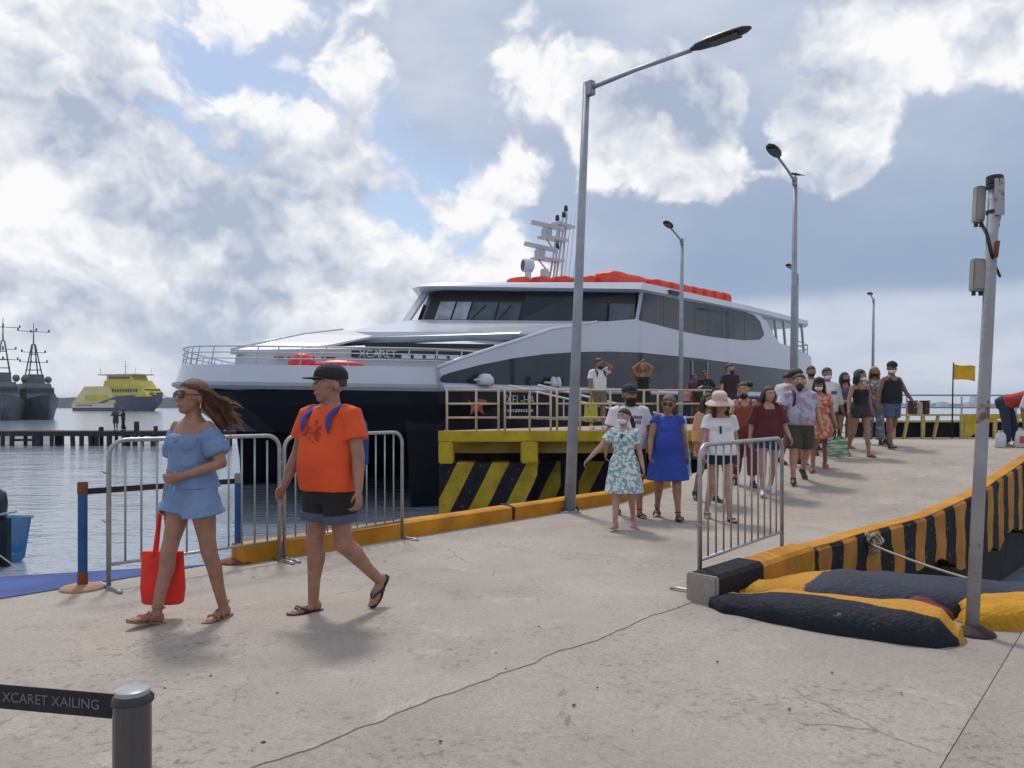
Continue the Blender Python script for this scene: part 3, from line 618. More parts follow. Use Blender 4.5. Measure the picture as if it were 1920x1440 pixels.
# ================================================================ ferry landing platform
def plat_build():
    PZ = .94; A = V((-1.69, 17.7, 0)); B = V((4.9, 18.1, 0)); d3 = V((DX, DY, 0))
    t = thing('landing_platform', 'yellow concrete landing platform with black and yellow striped fender wall', 'platform', (A.x, A.y, PZ))
    d = (B-A).normalized(); nrm = V((-d.y, d.x, 0)); L_ = (B-A).length; O = V((A.x, A.y, PZ))
    def lp(x, y, z): return d*x+nrm*y+V((0, 0, z))
    Md = concrete('platform_deck', (.47, .40, .30), (.36, .30, .23), 40, .4)
    MB().prism([lp(0, 0, 0), lp(L_, 0, 0), lp(L_, 0, 0)+d3*9, lp(0, 0, 0)+d3*9], (0, 0, -.06)).build('deck', Md, t)
    MB().prism([lp(0, -.06, -.01), lp(L_, -.06, -.01), lp(L_, .25, -.01), lp(0, .25, -.01)], (0, 0, -.245)).build('fascia', M_yel2, t, bevel=.02)
    Mb = worn('ochre_beam', (.36, .26, .05), (.16, .1, .04), .62, 5)
    MB().box(lp(L_/2, .55, -.40), (L_, .4, .28)).build('beam', Mb, t)
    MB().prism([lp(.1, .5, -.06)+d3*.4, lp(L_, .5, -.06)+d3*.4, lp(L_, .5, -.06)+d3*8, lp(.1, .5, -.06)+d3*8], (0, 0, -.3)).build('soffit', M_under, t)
    for x, w in ((.19, .34), (2.10, .40)):
        MB().box(lp(x, .10, -.50), (w, .42, .50)).build('corbel', M_yel2, t, bevel=.03)
    MB().box(lp(5.2, .3, -.50), (.4, .42, .5)).build('corbel', M_yel2, t, bevel=.03)
    Ms = stripes('dock_stripes', (.44, .31, .03), (.014, .016, .024), .80, 0, .03, 'X', -.50, (.12, .10, .07))
    MB().prism([lp(.02, .0, -1.95), lp(.02, .0, -.86), lp(.10, .0, -.745), lp(2.28, .0, -.745), lp(2.28, .0, -1.0), lp(1.92, .0, -1.95)], nrm*.8).build('striped_wall', Ms, t)
    MB().prism([lp(2.1, 1.30, -2.1), lp(2.1, 1.30, -.80), lp(5.6, 1.30, -.80), lp(5.6, 1.30, -2.1)], nrm*.6).build('striped_wall', Ms, t)
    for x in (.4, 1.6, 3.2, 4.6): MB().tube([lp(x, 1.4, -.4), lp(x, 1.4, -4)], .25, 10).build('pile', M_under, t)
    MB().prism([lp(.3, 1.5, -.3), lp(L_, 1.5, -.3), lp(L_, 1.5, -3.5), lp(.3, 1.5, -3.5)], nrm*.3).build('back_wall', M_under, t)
    # railing
    rl = thing('platform_railing', 'cream three-rail railing along the front edge of the yellow landing platform', 'railing', O, 0)
    def X(px): return ((px-960)/F*17.72-A.x)/d.x
    for px in (838, 893, 935, 947, 994, 1034, 1046, 1090, 1148, 1213, 1240, 1330):
        MB().tube([lp(X(px), .10, 0), lp(X(px), .10, .955)], .027, 8).build('post', M_cream, rl, 'all')
    for z in (.94, .62, .30):
        for a, b in ((838, 935), (947, 1034), (1046, 1240), (1252, 1345)):
            MB().tube([lp(X(a), .10, z), lp(X(b), .10, z)], .023, 8).build('rail', M_cream, rl, 'all')
    for px, z0 in ((838, 0), (935, 0)): MB().box(lp(X(px), .10, .006), (.12, .12, .012)).build('foot_plate', M_cream, rl)
    return t
plat_build()
# gangway between ferry and platform
gw = thing('gangway', 'pale gangway with slanting handrail between ferry side and landing platform', 'gangway', P(20.5, -13.6, .94))
MB().bar(P(-4.2, -.6, .25), P(2.2, .2, .02), 1.0, .08).build('walkway', M_galv, gw)
for o_ in (-.5, .5):
    MB().tube([P(-4.2+o_*.1, -.6+o_, 1.15), P(2.2, .2+o_, .15)], .03, 8).build('handrail', M_white, gw)
    for f in (0, .33, .66): 
        q = P(-4.2, -.6+o_, 0).lerp(P(2.2, .2+o_, 0), f); MB().tube([q+V((0, 0, .2)), q+V((0, 0, 1.1-.9*f))], .02, 6).build('upright', M_white, gw)
# ================================================================ railing and low barrier at the far edge of the pier head
fr_ = thing('edge_railing', 'thin grey two-rail railing along the far edge of the pier head', 'railing', (9.0, 20.1, RZ))
for z in (1.12, .80): MB().tube([(-.4, 0, z), (7, .1, z-.02)], .022, 8).build('rail', M_pole, fr_, 'all')
for px in (1700, 1803, 1838, 1905, 1990): MB().tube([((px-960)/F*20.1-9, 0, 0), ((px-960)/F*20.1-9, 0, 1.12)], .022, 8).build('post', M_pole, fr_, 'all')
lb = thing('low_barricade', 'low black and pale yellow barricade frames below the far railing', 'barricade', (8.9, 19.75, RZ))
M_py = worn('pale_yellow_paint', (.50, .40, .16), (.2, .13, .06), .62, 12)
MB().box((3.4, .16, .24), (7.4, .10, .44)).build('dark_panel', M_blk, lb)
for z in (.60, .44): MB().box((3.4, .0, z), (7.2, .06, .05)).build('rail', M_py, lb)
for i, px in enumerate((1672, 1700, 1727, 1756, 1800, 1812, 1862, 1905, 1930)):
    x = (px-960)/F*19.75-8.9; MB().bar((x+.05, 0, .62), (x-(.08 if i % 2 else -.04), 0, 0), .09, .05).build('post', M_py, lb)
MB().prism([(1.63+1.0, -.04, .6), (1.63+1.0, -.04, .0), (1.63+1.1, -.04, 0), (1.63+1.75, -.04, .5), (1.63+3.3, -.04, .5), (1.63+3.3, -.04, .62)], (0, .05, 0)).build('yellow_sheet', M_yel2, lb)
for i, (px, l_) in enumerate(((1711, 'dark maroon crate on the low barricade, farther from the yellow flag'), (1734, 'dark maroon crate on the low barricade, nearer to the yellow flag'))):
    c = at(px, 782, 19.8); o = thing('crate', l_, 'crate', (c.x, 19.8, RZ+.625)); MB().box((0, 0, .16), (.15, .22, .32)).build('body', mat('maroon_plastic', (.05, .018, .022), .6), o, bevel=.015); MB().box((0, 0, .33), (.165, .24, .03)).build('lid', mat('dark_plastic', (.02, .012, .014), .6), o)
o = thing('carton', 'pale carton between the two maroon crates', 'box', (at(1722, 782, 19.8).x, 19.84, RZ+.625)); MB().box((0, 0, .15), (.17, .2, .30)).build('body', mat('carton', (.45, .38, .36), .8), o, bevel=.006); MB().box((0, 0, .302), (.05, .202, .004)).build('tape', mat('tape', (.3, .2, .12), .5), o)
# flag
fb = V(((1785-960)/F*19.6, 19.6, RZ)); flag = thing('flag', 'yellow flag flying on a dark thin pole at the far edge of the pier head', 'flag', fb)
MB().tube([(0, 0, 0), (.02, 0, 1.25), (.035, 0, 1.94)], [.02, .018, .014], 8).build('flag_pole', M_dark, flag, 'all')
mb = MB(); nx, nz_ = 14, 7; top = []
for s_ in (0, .006):
    for i in range(nx):
        for j in range(nz_):
            f, g = i/(nx-1), j/(nz_-1); top.append((.035+f*.58, s_+.05*sin(f*7+g*1.2)*f, 1.90-.40*g-.08*f*f-.03*sin(f*5)*(1-g)+.05*f*(g-.3)))
fs = [(i*nz_+j, (i+1)*nz_+j, (i+1)*nz_+j+1, i*nz_+j+1) for i in range(nx-1) for j in range(nz_-1)]
mb.add(top, fs+[tuple(q+nx*nz_ for q in f)[::-1] for f in fs]).build('cloth', mat('yellow_flag', (.62, .36, .01), .7, 0, .15, 4), flag, 'all')
# sacks beside the worker
for px, w, h, l_, colr in ((1876, .20, .34, 'pale translucent plastic bag standing by the stooping worker', (.55, .60, .62)), (1915, .24, .40, 'white sack with a red printed square by the stooping worker', (.62, .60, .60))):
    c = gp(px, 840, RZ); s_ = thing('sack', l_, 'sack', c)
    mb = MB(); mb.loft([[V((w*.5*q*cos(a)*(1+.1*sin(3*a+z*9)), w*.35*q*sin(a), z)) for a in [2*pi*i/16 for i in range(16)]] for z, q in ((0, .8), (.03, 1), (h*.5, 1.05), (h*.8, .85), (h*.93, .45), (h, .55))])
    mb.build('body', mat('sack%d' % px, colr, .45, 0, .1, 12, .4, 20), s_, 'all')
    MB().lathe([(w*.2, 0), (w*.22, .02), (w*.2, .04)], (0, 0, h*.9), 12).build('tie', M_rope, s_)
    if px > 1900: MB().box((-.03, -w*.37, h*.42), (.11, .012, .13)).build('red_print', mat('red_print', (.6, .08, .06), .6), s_)
# ================================================================ catamaran ferry
def build_ferry():
    S0, T0 = 10.0, -21.75
    fer = thing('ferry', 'large white and navy catamaran ferry moored bow-on beside the landing platform', 'ferry', P(S0, T0, -1.4), ANG)
    def f3(u, v, z): return V((u, -v, z+1.4))
    def side(px, py, v=5.75):
        T = T0+v; r = (px-960)/F; s = -T*(DY+DX*r)/(DX-DY*r); Y = DY*s-DX*T; return s-S0, CH-(py-HZ)*Y/F
    def sp(px, py, v=5.75): u, z = side(px, py, v); return f3(u, v, z)
    W = mat('ferry_white', (.54, .57, .65), .30, 0, .03, .6, coat=.4); G = mat('ferry_grey', (.36, .38, .42), .45, 0, .05, 1)
    G2 = mat('ferry_light_grey', (.47, .48, .52), .45, 0, .06, 1)
    NAVY = mat('ferry_navy', (.007, .008, .016), .38, 0, .15, 1, spec=.22); GL = mat('ferry_glass', (.012, .017, .028), .06, 0, .1, 1)
    GL2 = mat('ferry_side_glass', (.018, .025, .042), .07, 0, .3, .8, spec=.38); BLKP = mat('ferry_black', (.006, .007, .010), .4)
    WLT = mat('bridge_reflection', (.30, .33, .39), .35, 0, .25, 3)  # grey-blue reflection painted into the front bridge panes
    def mir(build):
        for sg in (1, -1): build(sg)
    # --- hulls
    def hull(sg):
        rings = []
        for u, hw, zt_ in ((4.35, .05, 2.0), (5.2, .45, 2.0), (7, .95, 2.0), (10, 1.35, 2.0), (16, 1.5, 2.0), (31.5, 1.5, 2.0)):
            vo = 5.73; vi = vo-2*hw*1.02; vm = (vo+vi)/2
            if hw < .2: vo, vi = 5.73-.9, 5.73-1.0
            if u == 5.2: vo, vi = 5.5, 4.5
            prof = [(vi, zt_), (vo, zt_), (vo-.02, .8), (vo-.12*min(1, hw), -.9), ((vi+vo)/2, -2.2), (vi+.1*min(1, hw), -.9)]
            rings.append([f3(u+(.0 if z > 0 else .25*(u < 6)), sg*v, z) for v, z in prof])
        MB().loft(rings).build('hull', NAVY, fer)
    mir(hull)
    # --- outline of the bow deck: nose at the centreline, shoulders at the sides
    nose = [(.10, 0), (.14, .35), (.32, .9), (.72, 1.55), (1.5, 2.45), (2.9, 3.95), (4.1, 5.15), (4.75, 5.62), (5.6, 5.75)]
    full = [(u, -v) for u, v in nose[::-1]]+nose[1:]
    def ring(off, z, inset=0):
        return [f3(u+off*(1-abs(v)/7.5), v*(1-inset), z) for u, v in full]+[f3(9.5, 5.75*(1-inset), z), f3(9.5, -5.75*(1-inset), z)]
    MB().loft([ring(1.9, .75, .05), ring(.55, 1.55), ring(.10, 1.93)]).build('bow_underside', NAVY, fer)
    pts = [(u, -v) for u, v in full]     # local x,y
    n = len(pts)
    def sheer(v): return .10*(1-abs(v)/5.75)
    mb = MB(); rings = []
    for (x, y) in pts:
        h = sheer(y); k_ = 1-abs(y)/7
        rings.append([V((x+.12*k_, y, 1.92+h+1.4)), V((x-.10*k_, y*1.006, 2.02+h+1.4)), V((x-.10*k_, y*1.006, 2.10+h+1.4)), V((x+.02*k_, y, 2.12+h+1.4)), V((x+.30*k_, y*.995, 2.12+h+1.4)), V((x+.30*k_, y*.99, 1.92+h+1.4))])
    mb.loft(rings).build('rub_strake', G, fer)
    rings = []
    for (x, y) in pts:
        h = sheer(y); k_ = 1-abs(y)/7
        rings.append([V((x+.03*k_, y, 2.12+h+1.4)), V((x+.17*k_, y*.995, 2.60+h+1.4)), V((x+.36*k_, y*.975, 2.60+h+1.4)), V((x+.36*k_, y*.975, 2.10+h+1.4))])
    MB().loft(rings).build('bow_bulwark', W, fer)
    MB().prism([f3(u+.3, v*.97, 2.3) for u, v in full]+[f3(12, 5.5, 2.3), f3(12, -5.5, 2.3)], (0, 0, -.12)).build('foredeck', G, fer)
    # --- side shells with sweeping shoulder
    upper = [(800, 726), (800, 716), (822, 689), (870, 671), (985, 634), (1035, 617), (1120, 604), (1197, 598), (1206, 545), (1240, 552), (1280, 560), (1340, 571), (1400, 584), (1424, 591), (1438, 604), (1450, 628), (1462, 644), (1485, 650), (1520, 668), (1522, 690), (1522, 748)]
    def shell(sg):
        poly = [side(*q) for q in upper]; poly = [(u, max(z, 1.95)) for u, z in poly]; poly[-1] = (poly[-1][0], 1.93); poly[0] = (4.9, 1.95); poly[1] = (4.9, 2.25)
        MB().prism([f3(u, sg*5.76, z) for u, z in poly], (0, sg*.16, 0)).build('side_shell', W, fer)
        # lit top rim of the sweep
        rim = [side(*q) for q in upper[2:7]]
        MB().tube([f3(u, sg*5.72, z+.0) for u, z in rim], .06, 8).build('shoulder_rim', W, fer, 'all')
        MB().tube([f3(4.9, sg*5.8, 2.03), f3(31.8, sg*5.8, 2.03)], .10, 8).build('rub_rail', W, fer, 'all')
        low = [(824, 711), (829, 704), (842, 699), (900, 684), (960, 672), (1020, 664), (1080, 660), (1140, 659), (1200, 661), (1300, 671), (1400, 684), (1500, 696), (1500, 738), (1400, 734), (1200, 729), (1000, 723), (835, 718), (827, 716)]
        pl = [side(*q) for q in low]
        MB().prism([f3(u, sg*5.75, max(z, 2.15)) for u, z in pl], (0, sg*-.02, 0)).build('main_deck_window', GL2, fer)
    mir(shell)
    # upper deck side panes, one by one with thin seams
    def pane_line(px, a):
        for (x0, y0), (x1, y1) in zip(a, a[1:]):
            if x0 <= px <= x1: return y0+(y1-y0)*(px-x0)/(x1-x0)
        return a[-1][1]
    tl = [(1205, 547), (1280, 562), (1340, 573), (1395, 584.5), (1412, 590), (1424, 602), (1432, 626)]; bl = [(1195, 599), (1205, 602), (1290, 624), (1340, 632.5), (1400, 638.5), (1424, 636.5), (1432, 628)]
    cuts = [1206, 1243, 1274, 1302, 1328, 1352, 1374, 1395, 1412, 1424, 1431.5]
    pn = 0
    for a, b in zip(cuts, cuts[1:]):
        b2 = b-.5 if b < 1405 else b
        for sg in (1, -1):
            q = [side(a, pane_line(a, tl)), side(b2, pane_line(b2, tl)), side(b2, pane_line(b2, bl)), side(a, pane_line(a, bl))]
            if a == 1206: q[3] = side(1197, 600)
            MB().prism([f3(u, sg*5.775, z) for u, z in q], (0, sg*.01, 0)).build('side_pane', GL2, fer)
    # door
    d = [side(*q) for q in ((1296, 676), (1324, 678), (1326, 740), (1298, 740))]
    dr = MB().prism([f3(u, 5.79, z) for u, z in [(d[0][0], d[0][1]), (d[1][0], d[1][1]), (d[1][0], 1.5), (d[0][0], 1.5)]], (0, .03, 0)).build('door', BLKP, fer)
    MB().bar(f3(d[0][0], 5.80, d[0][1]), f3(d[0][0], 5.80, 1.5), .06, .05).build('door_frame', G, dr); MB().bar(f3(d[1][0], 5.80, d[1][1]), f3(d[1][0], 5.80, 1.5), .06, .05).build('door_frame', G, dr)
    # --- forward cabin on the foredeck
    cab = [(1.75, 0), (2.3, .9), (7.6, 5.2)]; cf = [(u, -v) for u, v in cab[::-1]]+cab[1:]
    def cabin_z(u): return 3.20+.075*max(0, u-1.75)
    MB().loft([[f3(u, v, 2.25) for u, v in cf]+[f3(9, 5.2, 2.25), f3(9, -5.2, 2.25)], [f3(u+.06, v*.98, cabin_z(u)-.25*(abs(v)/5.2)) for u, v in cf]+[f3(9, 5.1, 3.72), f3(9, -5.1, 3.72)]]).build('forward_cabin', G2, fer)
    ridge = [f3(1.62, 0, 3.20), f3(2.8, 0, 3.52), f3(4.1, 0, 3.84), f3(5.65, 0, 4.10)]
    for sg in (1, -1):
        base = [f3(1.62, sg*.02, 3.12), f3(2.9, sg*.95, 3.20), f3(4.3, sg*1.5, 3.46), f3(5.75, sg*1.5, 3.80)]
        MB().add(ridge+base+[q-V((0, 0, .06)) for q in ridge+base], [(i, i+1, i+5, i+4) for i in range(3)]+[(i+8, i+12, i+13, i+9) for i in range(3)]+[(0, 4, 12, 8), (3, 11, 15, 7)]+[(i+4, i+5, i+13, i+12) for i in range(3)]).build('foredeck_hood', G2, fer)
    MB().tube(ridge, .045, 8).build('hood_ridge', W, fer, 'all')  # white tube painting the highlight along the hood's top edge
    def on_cab(f, z, out=.02):       # point on the port face of the cabin, f from nose to shoulder
        a, b = V((2.3, .9)), V((7.6, 5.2)); q = a.lerp(b, f); d_ = (b-a).normalized(); nn = V((-d_.y, d_.x)); nn = nn if nn.y > 0 and nn.x < 0 else V((-d_.y, d_.x)); q = q+nn*out; return f3(q.x, q.y, z)
    def cpane(f0, f1, z0, z1, m, name, th=.03, out=.01):
        poly = [on_cab(f0, z0, out), on_cab(f1, z0, out), on_cab(f1, z1, out), on_cab(f0, z1, out)]
        e = on_cab(.5, 0, out+th)-on_cab(.5, 0, out); return MB().prism(poly, e).build(name, m, fer)
    for f0, f1 in ((.03, .07), (.085, .10), (.13, .20), (.23, .29)): cpane(f0, f1, 2.93, 2.99, BLKP, 'slit_window')
    cpane(.36, .965, 3.0, 3.2, BLKP, 'cabin_window', .03)
    for i in range(7):
        f0 = .58+i*.054; cpane(f0, f0+.04, 2.96, 3.08, W, 'vent_cowl', .06, .035)
    cpane(.42, 1.0, 3.30, 3.44, BLKP, 'shadow_gap_window', .03)
    d_ = (V((7.6, 5.2))-V((2.3, .9))).normalized(); ang = atan2(-d_.y, d_.x)
    text('XCARET', 'cabin_lettering', W, fer, .30, Matrix.Translation(on_cab(.475, 3.09, .06))@Matrix.Rotation(ang, 4, 'Z')@Matrix.Rotation(R(90), 4, 'X'), .004)
    # --- upper deck slab with sloping top
    up0 = [(5.5, 0), (5.7, .5), (8.3, 5.6)]; uf = [(u, -v) for u, v in up0[::-1]]+up0[1:]
    tp0 = [(9.1, 0), (9.3, .5), (14.6, 5.6)]; tf = [(u, -v) for u, v in tp0[::-1]]+tp0[1:]
    back = lambda z: [f3(17, 5.6, z), f3(17, -5.6, z)]
    MB().loft([[f3(u+.25, v*.97, 3.62) for u, v in uf]+back(3.62), [f3(u, v, 3.80) for u, v in uf]+back(3.8), [f3(u+.12, v, 4.02-.16*abs(v)/5.6) for u, v in uf]+back(4.0), [f3(u-.5, v, 4.66) for u, v in tf]+back(4.66), [f3(u, v*.99, 4.70) for u, v in tf]+back(4.70)]).build('upper_deck', W, fer)
    MB().loft([[f3(u+.7, v*.93, 3.40) for u, v in uf]+back(3.4), [f3(u+.7, v*.93, 3.625) for u, v in uf]+back(3.625)]).build('deck_soffit', G2, fer)
    # --- bridge: black upper band as painted visor shade, panes and mullions
    b0 = [(9.15, 0), (9.35, .45), (14.95, 5.62)]; bf = [(u, -v) for u, v in b0[::-1]]+b0[1:]
    t1 = [(u+.55*(1-abs(v)/9), v*.985) for u, v in b0]; t1f = [(u, -v) for u, v in t1[::-1]]+t1[1:]
    bb = lambda z, w: [f3(17, w, z), f3(17, -w, z)]
    MB().loft([[f3(u+.10, v*.985, 4.68) for u, v in bf]+bb(4.68, 5.55), [f3(u+.10, v*.985, 5.86) for u, v in t1f]+bb(5.86, 5.5)]).build('bridge_core', BLKP, fer)
    for sg in (1, -1):
        a0, a1 = V(b0[1]), V(b0[2]); c0, c1 = V(t1[1]), V(t1[2])
        fr = [0, .085, .165, .30, .42, .70, .86, 1.0]; hd = .50
        for i in range(7):
            g0, g1 = fr[i]+.006, fr[i+1]-.006
            lo0, lo1 = a0.lerp(a1, g0), a0.lerp(a1, g1); hi0, hi1 = c0.lerp(c1, g0), c0.lerp(c1, g1)
            top = .62 if i != 4 else .98
            q0, q1 = lo0.lerp(hi0, top), lo1.lerp(hi1, top); z = 4.72+(5.84-4.72)*top
            p = MB().prism([f3(lo0.x, sg*lo0.y, 4.73), f3(lo1.x, sg*lo1.y, 4.73), f3(q1.x, sg*q1.y, z), f3(q0.x, sg*q0.y, z)], (.03, 0, 0)).build('bridge_pane', GL if i in (4, 5) else (WLT if i in (0, 1) else mat('bridge_glass', (.06, .075, .10), .08, 0, .3, 2)), fer)
            if i in (2, 3):
                w0, w1 = lo0.lerp(lo1, .15), lo0.lerp(lo1, .6).lerp(q0.lerp(q1, .6), .8); MB().tube([f3(w0.x-.05, sg*w0.y, 4.75), f3(w1.x-.05, sg*w1.y, 5.3)], .018, 6).build('wiper', BLKP, p)
    for sg in (1, -1): MB().bar(f3(8.75, -.4+sg*.1, 4.62), f3(9.9, -.6+sg*.1, 5.86), .18, .10).build('front_pillar', W, fer)
    # --- roof
    r0 = [(9.0, 0), (9.2, .5), (15.0, 5.85)]; rf = [(u, -v) for u, v in r0[::-1]]+r0[1:]
    rb = lambda z, w: [f3(24, w, z-.0), f3(32.0, w*.97, z-.06), f3(32.0, -w*.97, z-.06), f3(24, -w, z)]
    MB().loft([[f3(u+.35, v*.97, 5.86) for u, v in rf]+rb(5.86, 5.7), [f3(u-.05, v, 5.93+.0*abs(v)) for u, v in rf]+rb(5.98, 5.86), [f3(u+.30, v*.985, 6.10+.13*(abs(v)/5.85)) for u, v in rf]+rb(6.22, 5.80), [f3(u+2.6, v*.80, 6.34) for u, v in rf]+rb(6.30, 4.6)]).build('roof', W, fer)
    cb = MB().box(f3(17.4, 5.86, 6.05), (.7, .14, .16)).build('roof_lamp', BLKP, fer)
    # --- aft open deck
    for px in (1444, 1462, 1478, 1497, 1512):
        for sg in (1, -1):
            u0, z0 = side(px, 650); u1, _ = side(px-5, 604); MB().bar(f3(u0, sg*5.62, 4.3), f3(u1, sg*5.62, 5.9), .11, .09).build('aft_post', G2, fer)
    MB().box(f3(29, 0, 4.05), (6.0, 11.2, .16)).build('aft_deck', G, fer)
    for z in (4.5, 4.75, 5.0):
        MB().tube([f3(31.0, 5.5, z), f3(32.3, 5.5, z-.15), f3(32.3, -5.5, z-.15)], .03, 6).build('aft_rail', G2, fer)
    for v in (5.5, 3, 0, -3, -5.5): MB().tube([f3(32.3, v, 3.9), f3(32.3, v, 4.9)], .03, 6).build('aft_rail_post', G2, fer)
    MB().box(f3(30, 0, 3.0), (3.6, 11.3, 1.9)).build('stern_house', G, fer); MB().box(f3(21.4, 0, 3.9), (12.0, 11.3, 3.8)).build('passenger_cabin', G, fer)
    # --- bow railing
    nz_ = [(u+.26*(1-v/7), v*.985) for u, v in nose]+[(6.4, 5.68), (7.2, 5.68)]
    rl = [(u, -v) for u, v in nz_[::-1]]+nz_[1:]
    for z, rr_ in ((3.12, .022), (2.95, .016), (2.78, .016)):
        MB().tube([f3(u+.05*(z-2.6), v, z+sheer(v)) for u, v in rl], rr_, 7).build('bow_rail', G2, fer, 'all')
    acc = 0
    for (u0, v0), (u1, v1) in zip(rl, rl[1:]):
        L_ = sqrt((u1-u0)**2+(v1-v0)**2); m_ = max(1, round(L_/.75))
        for i in range(m_):
            u, v = u0+(u1-u0)*i/m_, v0+(v1-v0)*i/m_; MB().tube([f3(u, v, 2.58+sheer(v)), f3(u+.10, v, 3.13+sheer(v))], .017, 6).build('bow_rail_post', G2, fer, 'all')
    # --- things on deck
    mb = MB()
    for i, (f, w, h, off) in enumerate(((0, .75, .52, 0),)): mb.ell((0, 0, .12), (.95, .55, .50), None, 20, 12)
    M_ = mat('ferry_red', (.62, .025, .04), .4, 0, .12, 3)
    rb1 = MB().ell(f3(2.62, 2.22, 2.70), (.40, .30, .36), Matrix.Rotation(ang, 3, 'Z'), 20, 12).build('red_buoy', M_, fer, 'all')
    MB().ell(f3(3.35, 2.98, 2.66), (.75, .28, .19), Matrix.Rotation(ang, 3, 'Z'), 20, 10).build('red_buoy', M_, fer, 'all')
    for px, w in ((905, .27), (1033, .12), (1042, .11)):
        u, z = side(px, 720, 5.85); o = MB().lathe([(w*.9, 0), (w, .08), (w*.95, .22), (w*.6, .32), (w*.2, .35)], f3(u, 5.95, 2.12), 14).build('capstan', W, fer, 'all')
        MB().tube([f3(u-.1, 5.96, 2.25), f3(u-.45, 5.96, 2.27)], .04, 8).build('spindle', G2, o)
    # mooring rope from the capstan over the bulwark, anchor mark on the hull
    MB().tube([f3(3.0, 3.6, 1.95), f3(2.35, 3.55, .9)], .022, 6).build('anchor_stock', G, fer); MB().tube([f3(2.3, 3.0, 1.15), f3(2.6, 3.6, 1.35), f3(3.2, 4.2, 1.2)], .02, 6).build('anchor_fluke', NAVY, fer)
    # name on the hull side
    u, z = side(975, 752); Mh = Matrix.Translation(f3(u, 5.77, z+.03))@Matrix.Rotation(R(90), 4, 'X')
    PW = mat('hull_lettering', (.5, .5, .52), .5)
    text('XEL-HÁ', 'hull_name', PW, fer, .40, Mh, .004)
    rn = random.Random(4)
    for j, (dz, hh, cnt) in enumerate(((-.30, .11, 10), (-.50, .07, 14))):      # two illegible small lines under the name
        x = -.62
        for i in range(cnt):
            w = 1.2/cnt*rn.uniform(.55, .8); MB().box(f3(u+x+w/2, 5.775, z+dz), (w, .01, hh*rn.uniform(.7, 1))).build('small_lettering', PW, fer); x += 1.24/cnt
    # painted orange emblem on the hull side
    u, z = side(893, 762); MB().prism([f3(u+a*.9, 5.76, z+b*.8) for a, b in ((-.45, .25), (-.2, .12), (.1, .30), (.5, .22), (.25, 0), (.35, -.3), (0, -.12), (-.3, -.3), (-.25, 0))], (0, -.012, 0)).build('emblem', mat('emblem_orange', (.42, .08, .04), .5, 0, .3, 4), fer)
    # --- life rafts and orange covers on the roof
    def raft(px0, px1, y0, y1, v, name='life_raft_cover'):
        u0, _ = side(px0, 530, v); u1, _ = side(px1, 530, v); uc, zc = side((px0+px1)/2, y1, v); _, zt_ = side((px0+px1)/2, y0, v)
        h = max(.25, zt_-6.28); L_ = u1-u0
        rg = []
        for f, q in ((0, .55), (.06, .95), (.2, 1), (.4, .93), (.6, 1.0), (.8, .9), (.94, .95), (1, .5)):
            rg.append([f3(u0+L_*f, v+.60*(abs(cos(a))**.5)*(1 if cos(a) > 0 else -1)*q, 6.22+max(0, .85*h*(.5+.5*q)*(sin(a)**.4 if sin(a) > .01 else 0))) for a in [pi*i/10 for i in range(11)]])
        MB().loft(rg).build(name, M_red, fer, True)
    raft(966, 996, 515, 528, 1.2); raft(1002, 1040, 515, 528, 1.8); raft(1044, 1078, 514, 528, 2.4); raft(1090, 1126, 514, 528, 3.6); raft(1130, 1212, 508, 528, 4.4)
    x = 1216
    for w in (24, 22, 21, 20, 19, 18, 17): raft(x, x+w-6, 520+(x-1216)*.19, 540, 5.0); x += w
    # --- mast
    def mp_(px, py, v=1.6): return sp(px, py, v)
    ms = G2
    for a, b in (((1030, 524), (1046, 430)), ((1042, 524), (1056, 430)), ((1052, 524), (1063, 400)), ((1037, 524), (1052, 415)), ((1046, 432), (1062, 395))): MB().tube([mp_(*a), mp_(*b)], .045, 6).build('mast_leg', ms, fer)
    for a, b in (((1003, 484), (1050, 490)), ((1016, 444), (1058, 452)), ((1042, 418), (1070, 428))): MB().bar(mp_(*a), mp_(*b), .5, .10).build('mast_platform', ms, fer)
    for a, b in (((1010, 488), (1030, 512)), ((1024, 447), (1042, 475))): MB().tube([mp_(*a), mp_(*b)], .035, 6).build('mast_strut', ms, fer)
    for px, py in ((1012, 478), (1025, 438)):
        c = mp_(px, py); o = MB().box(c, (.35, .35, .42)).build('radar', ms, fer, bevel=.04); MB().bar(c+V((-.45, .45, .46)), c+V((.5, -.5, .18)), .16, .16).build('scanner', ms, o)
        MB().box(c+V((0, 0, .28)), (.2, .2, .2)).build('gearbox', ms, o)
    for px, py in ((1061, 396), (1057, 408), (1045, 414), (1045, 467)): MB().lathe([(.07, 0), (.09, .05), (.07, .22), (.03, .26)], mp_(px, py), 8).build('nav_light', M_dark, fer)
    for px, top_ in ((1064, 400), (1072, 395), (1080, 410)): MB().tube([mp_(px-6, 524), mp_(px+3, top_+40), mp_(px+8, top_)], [.018, .012, .006], 5).build('whip_antenna', ms, fer)
    c = mp_(990, 498); o = MB().lathe([(.14, -.62), (.12, -.2), (.2, -.18), (.2, -.12)], c, 12).build('searchlight_stand', W, fer)
    MB().xf(Matrix.Identity(4)).loft([[c+Matrix.Rotation(ang+.2, 3, 'Z')@V((x, r_*cos(a), r_*sin(a))) for a in [2*pi*i/14 for i in range(14)]] for x, r_ in ((-.22, .24), (-.2, .27), (.15, .27), (.22, .18))]).build('searchlight', W, o, True)
    MB().loft([[c+Matrix.Rotation(ang+.2, 3, 'Z')@V((x, r_*cos(a), r_*sin(a))) for a in [2*pi*i/14 for i in range(14)]] for x, r_ in ((-.235, .22), (-.225, .22))]).build('searchlight_lens', M_dark, o)
    MB().lathe([(.2, 0), (.18, .4), (.14, .42)], mp_(1021, 524), 10).build('vent', W, fer, True)
    return fer
build_ferry()
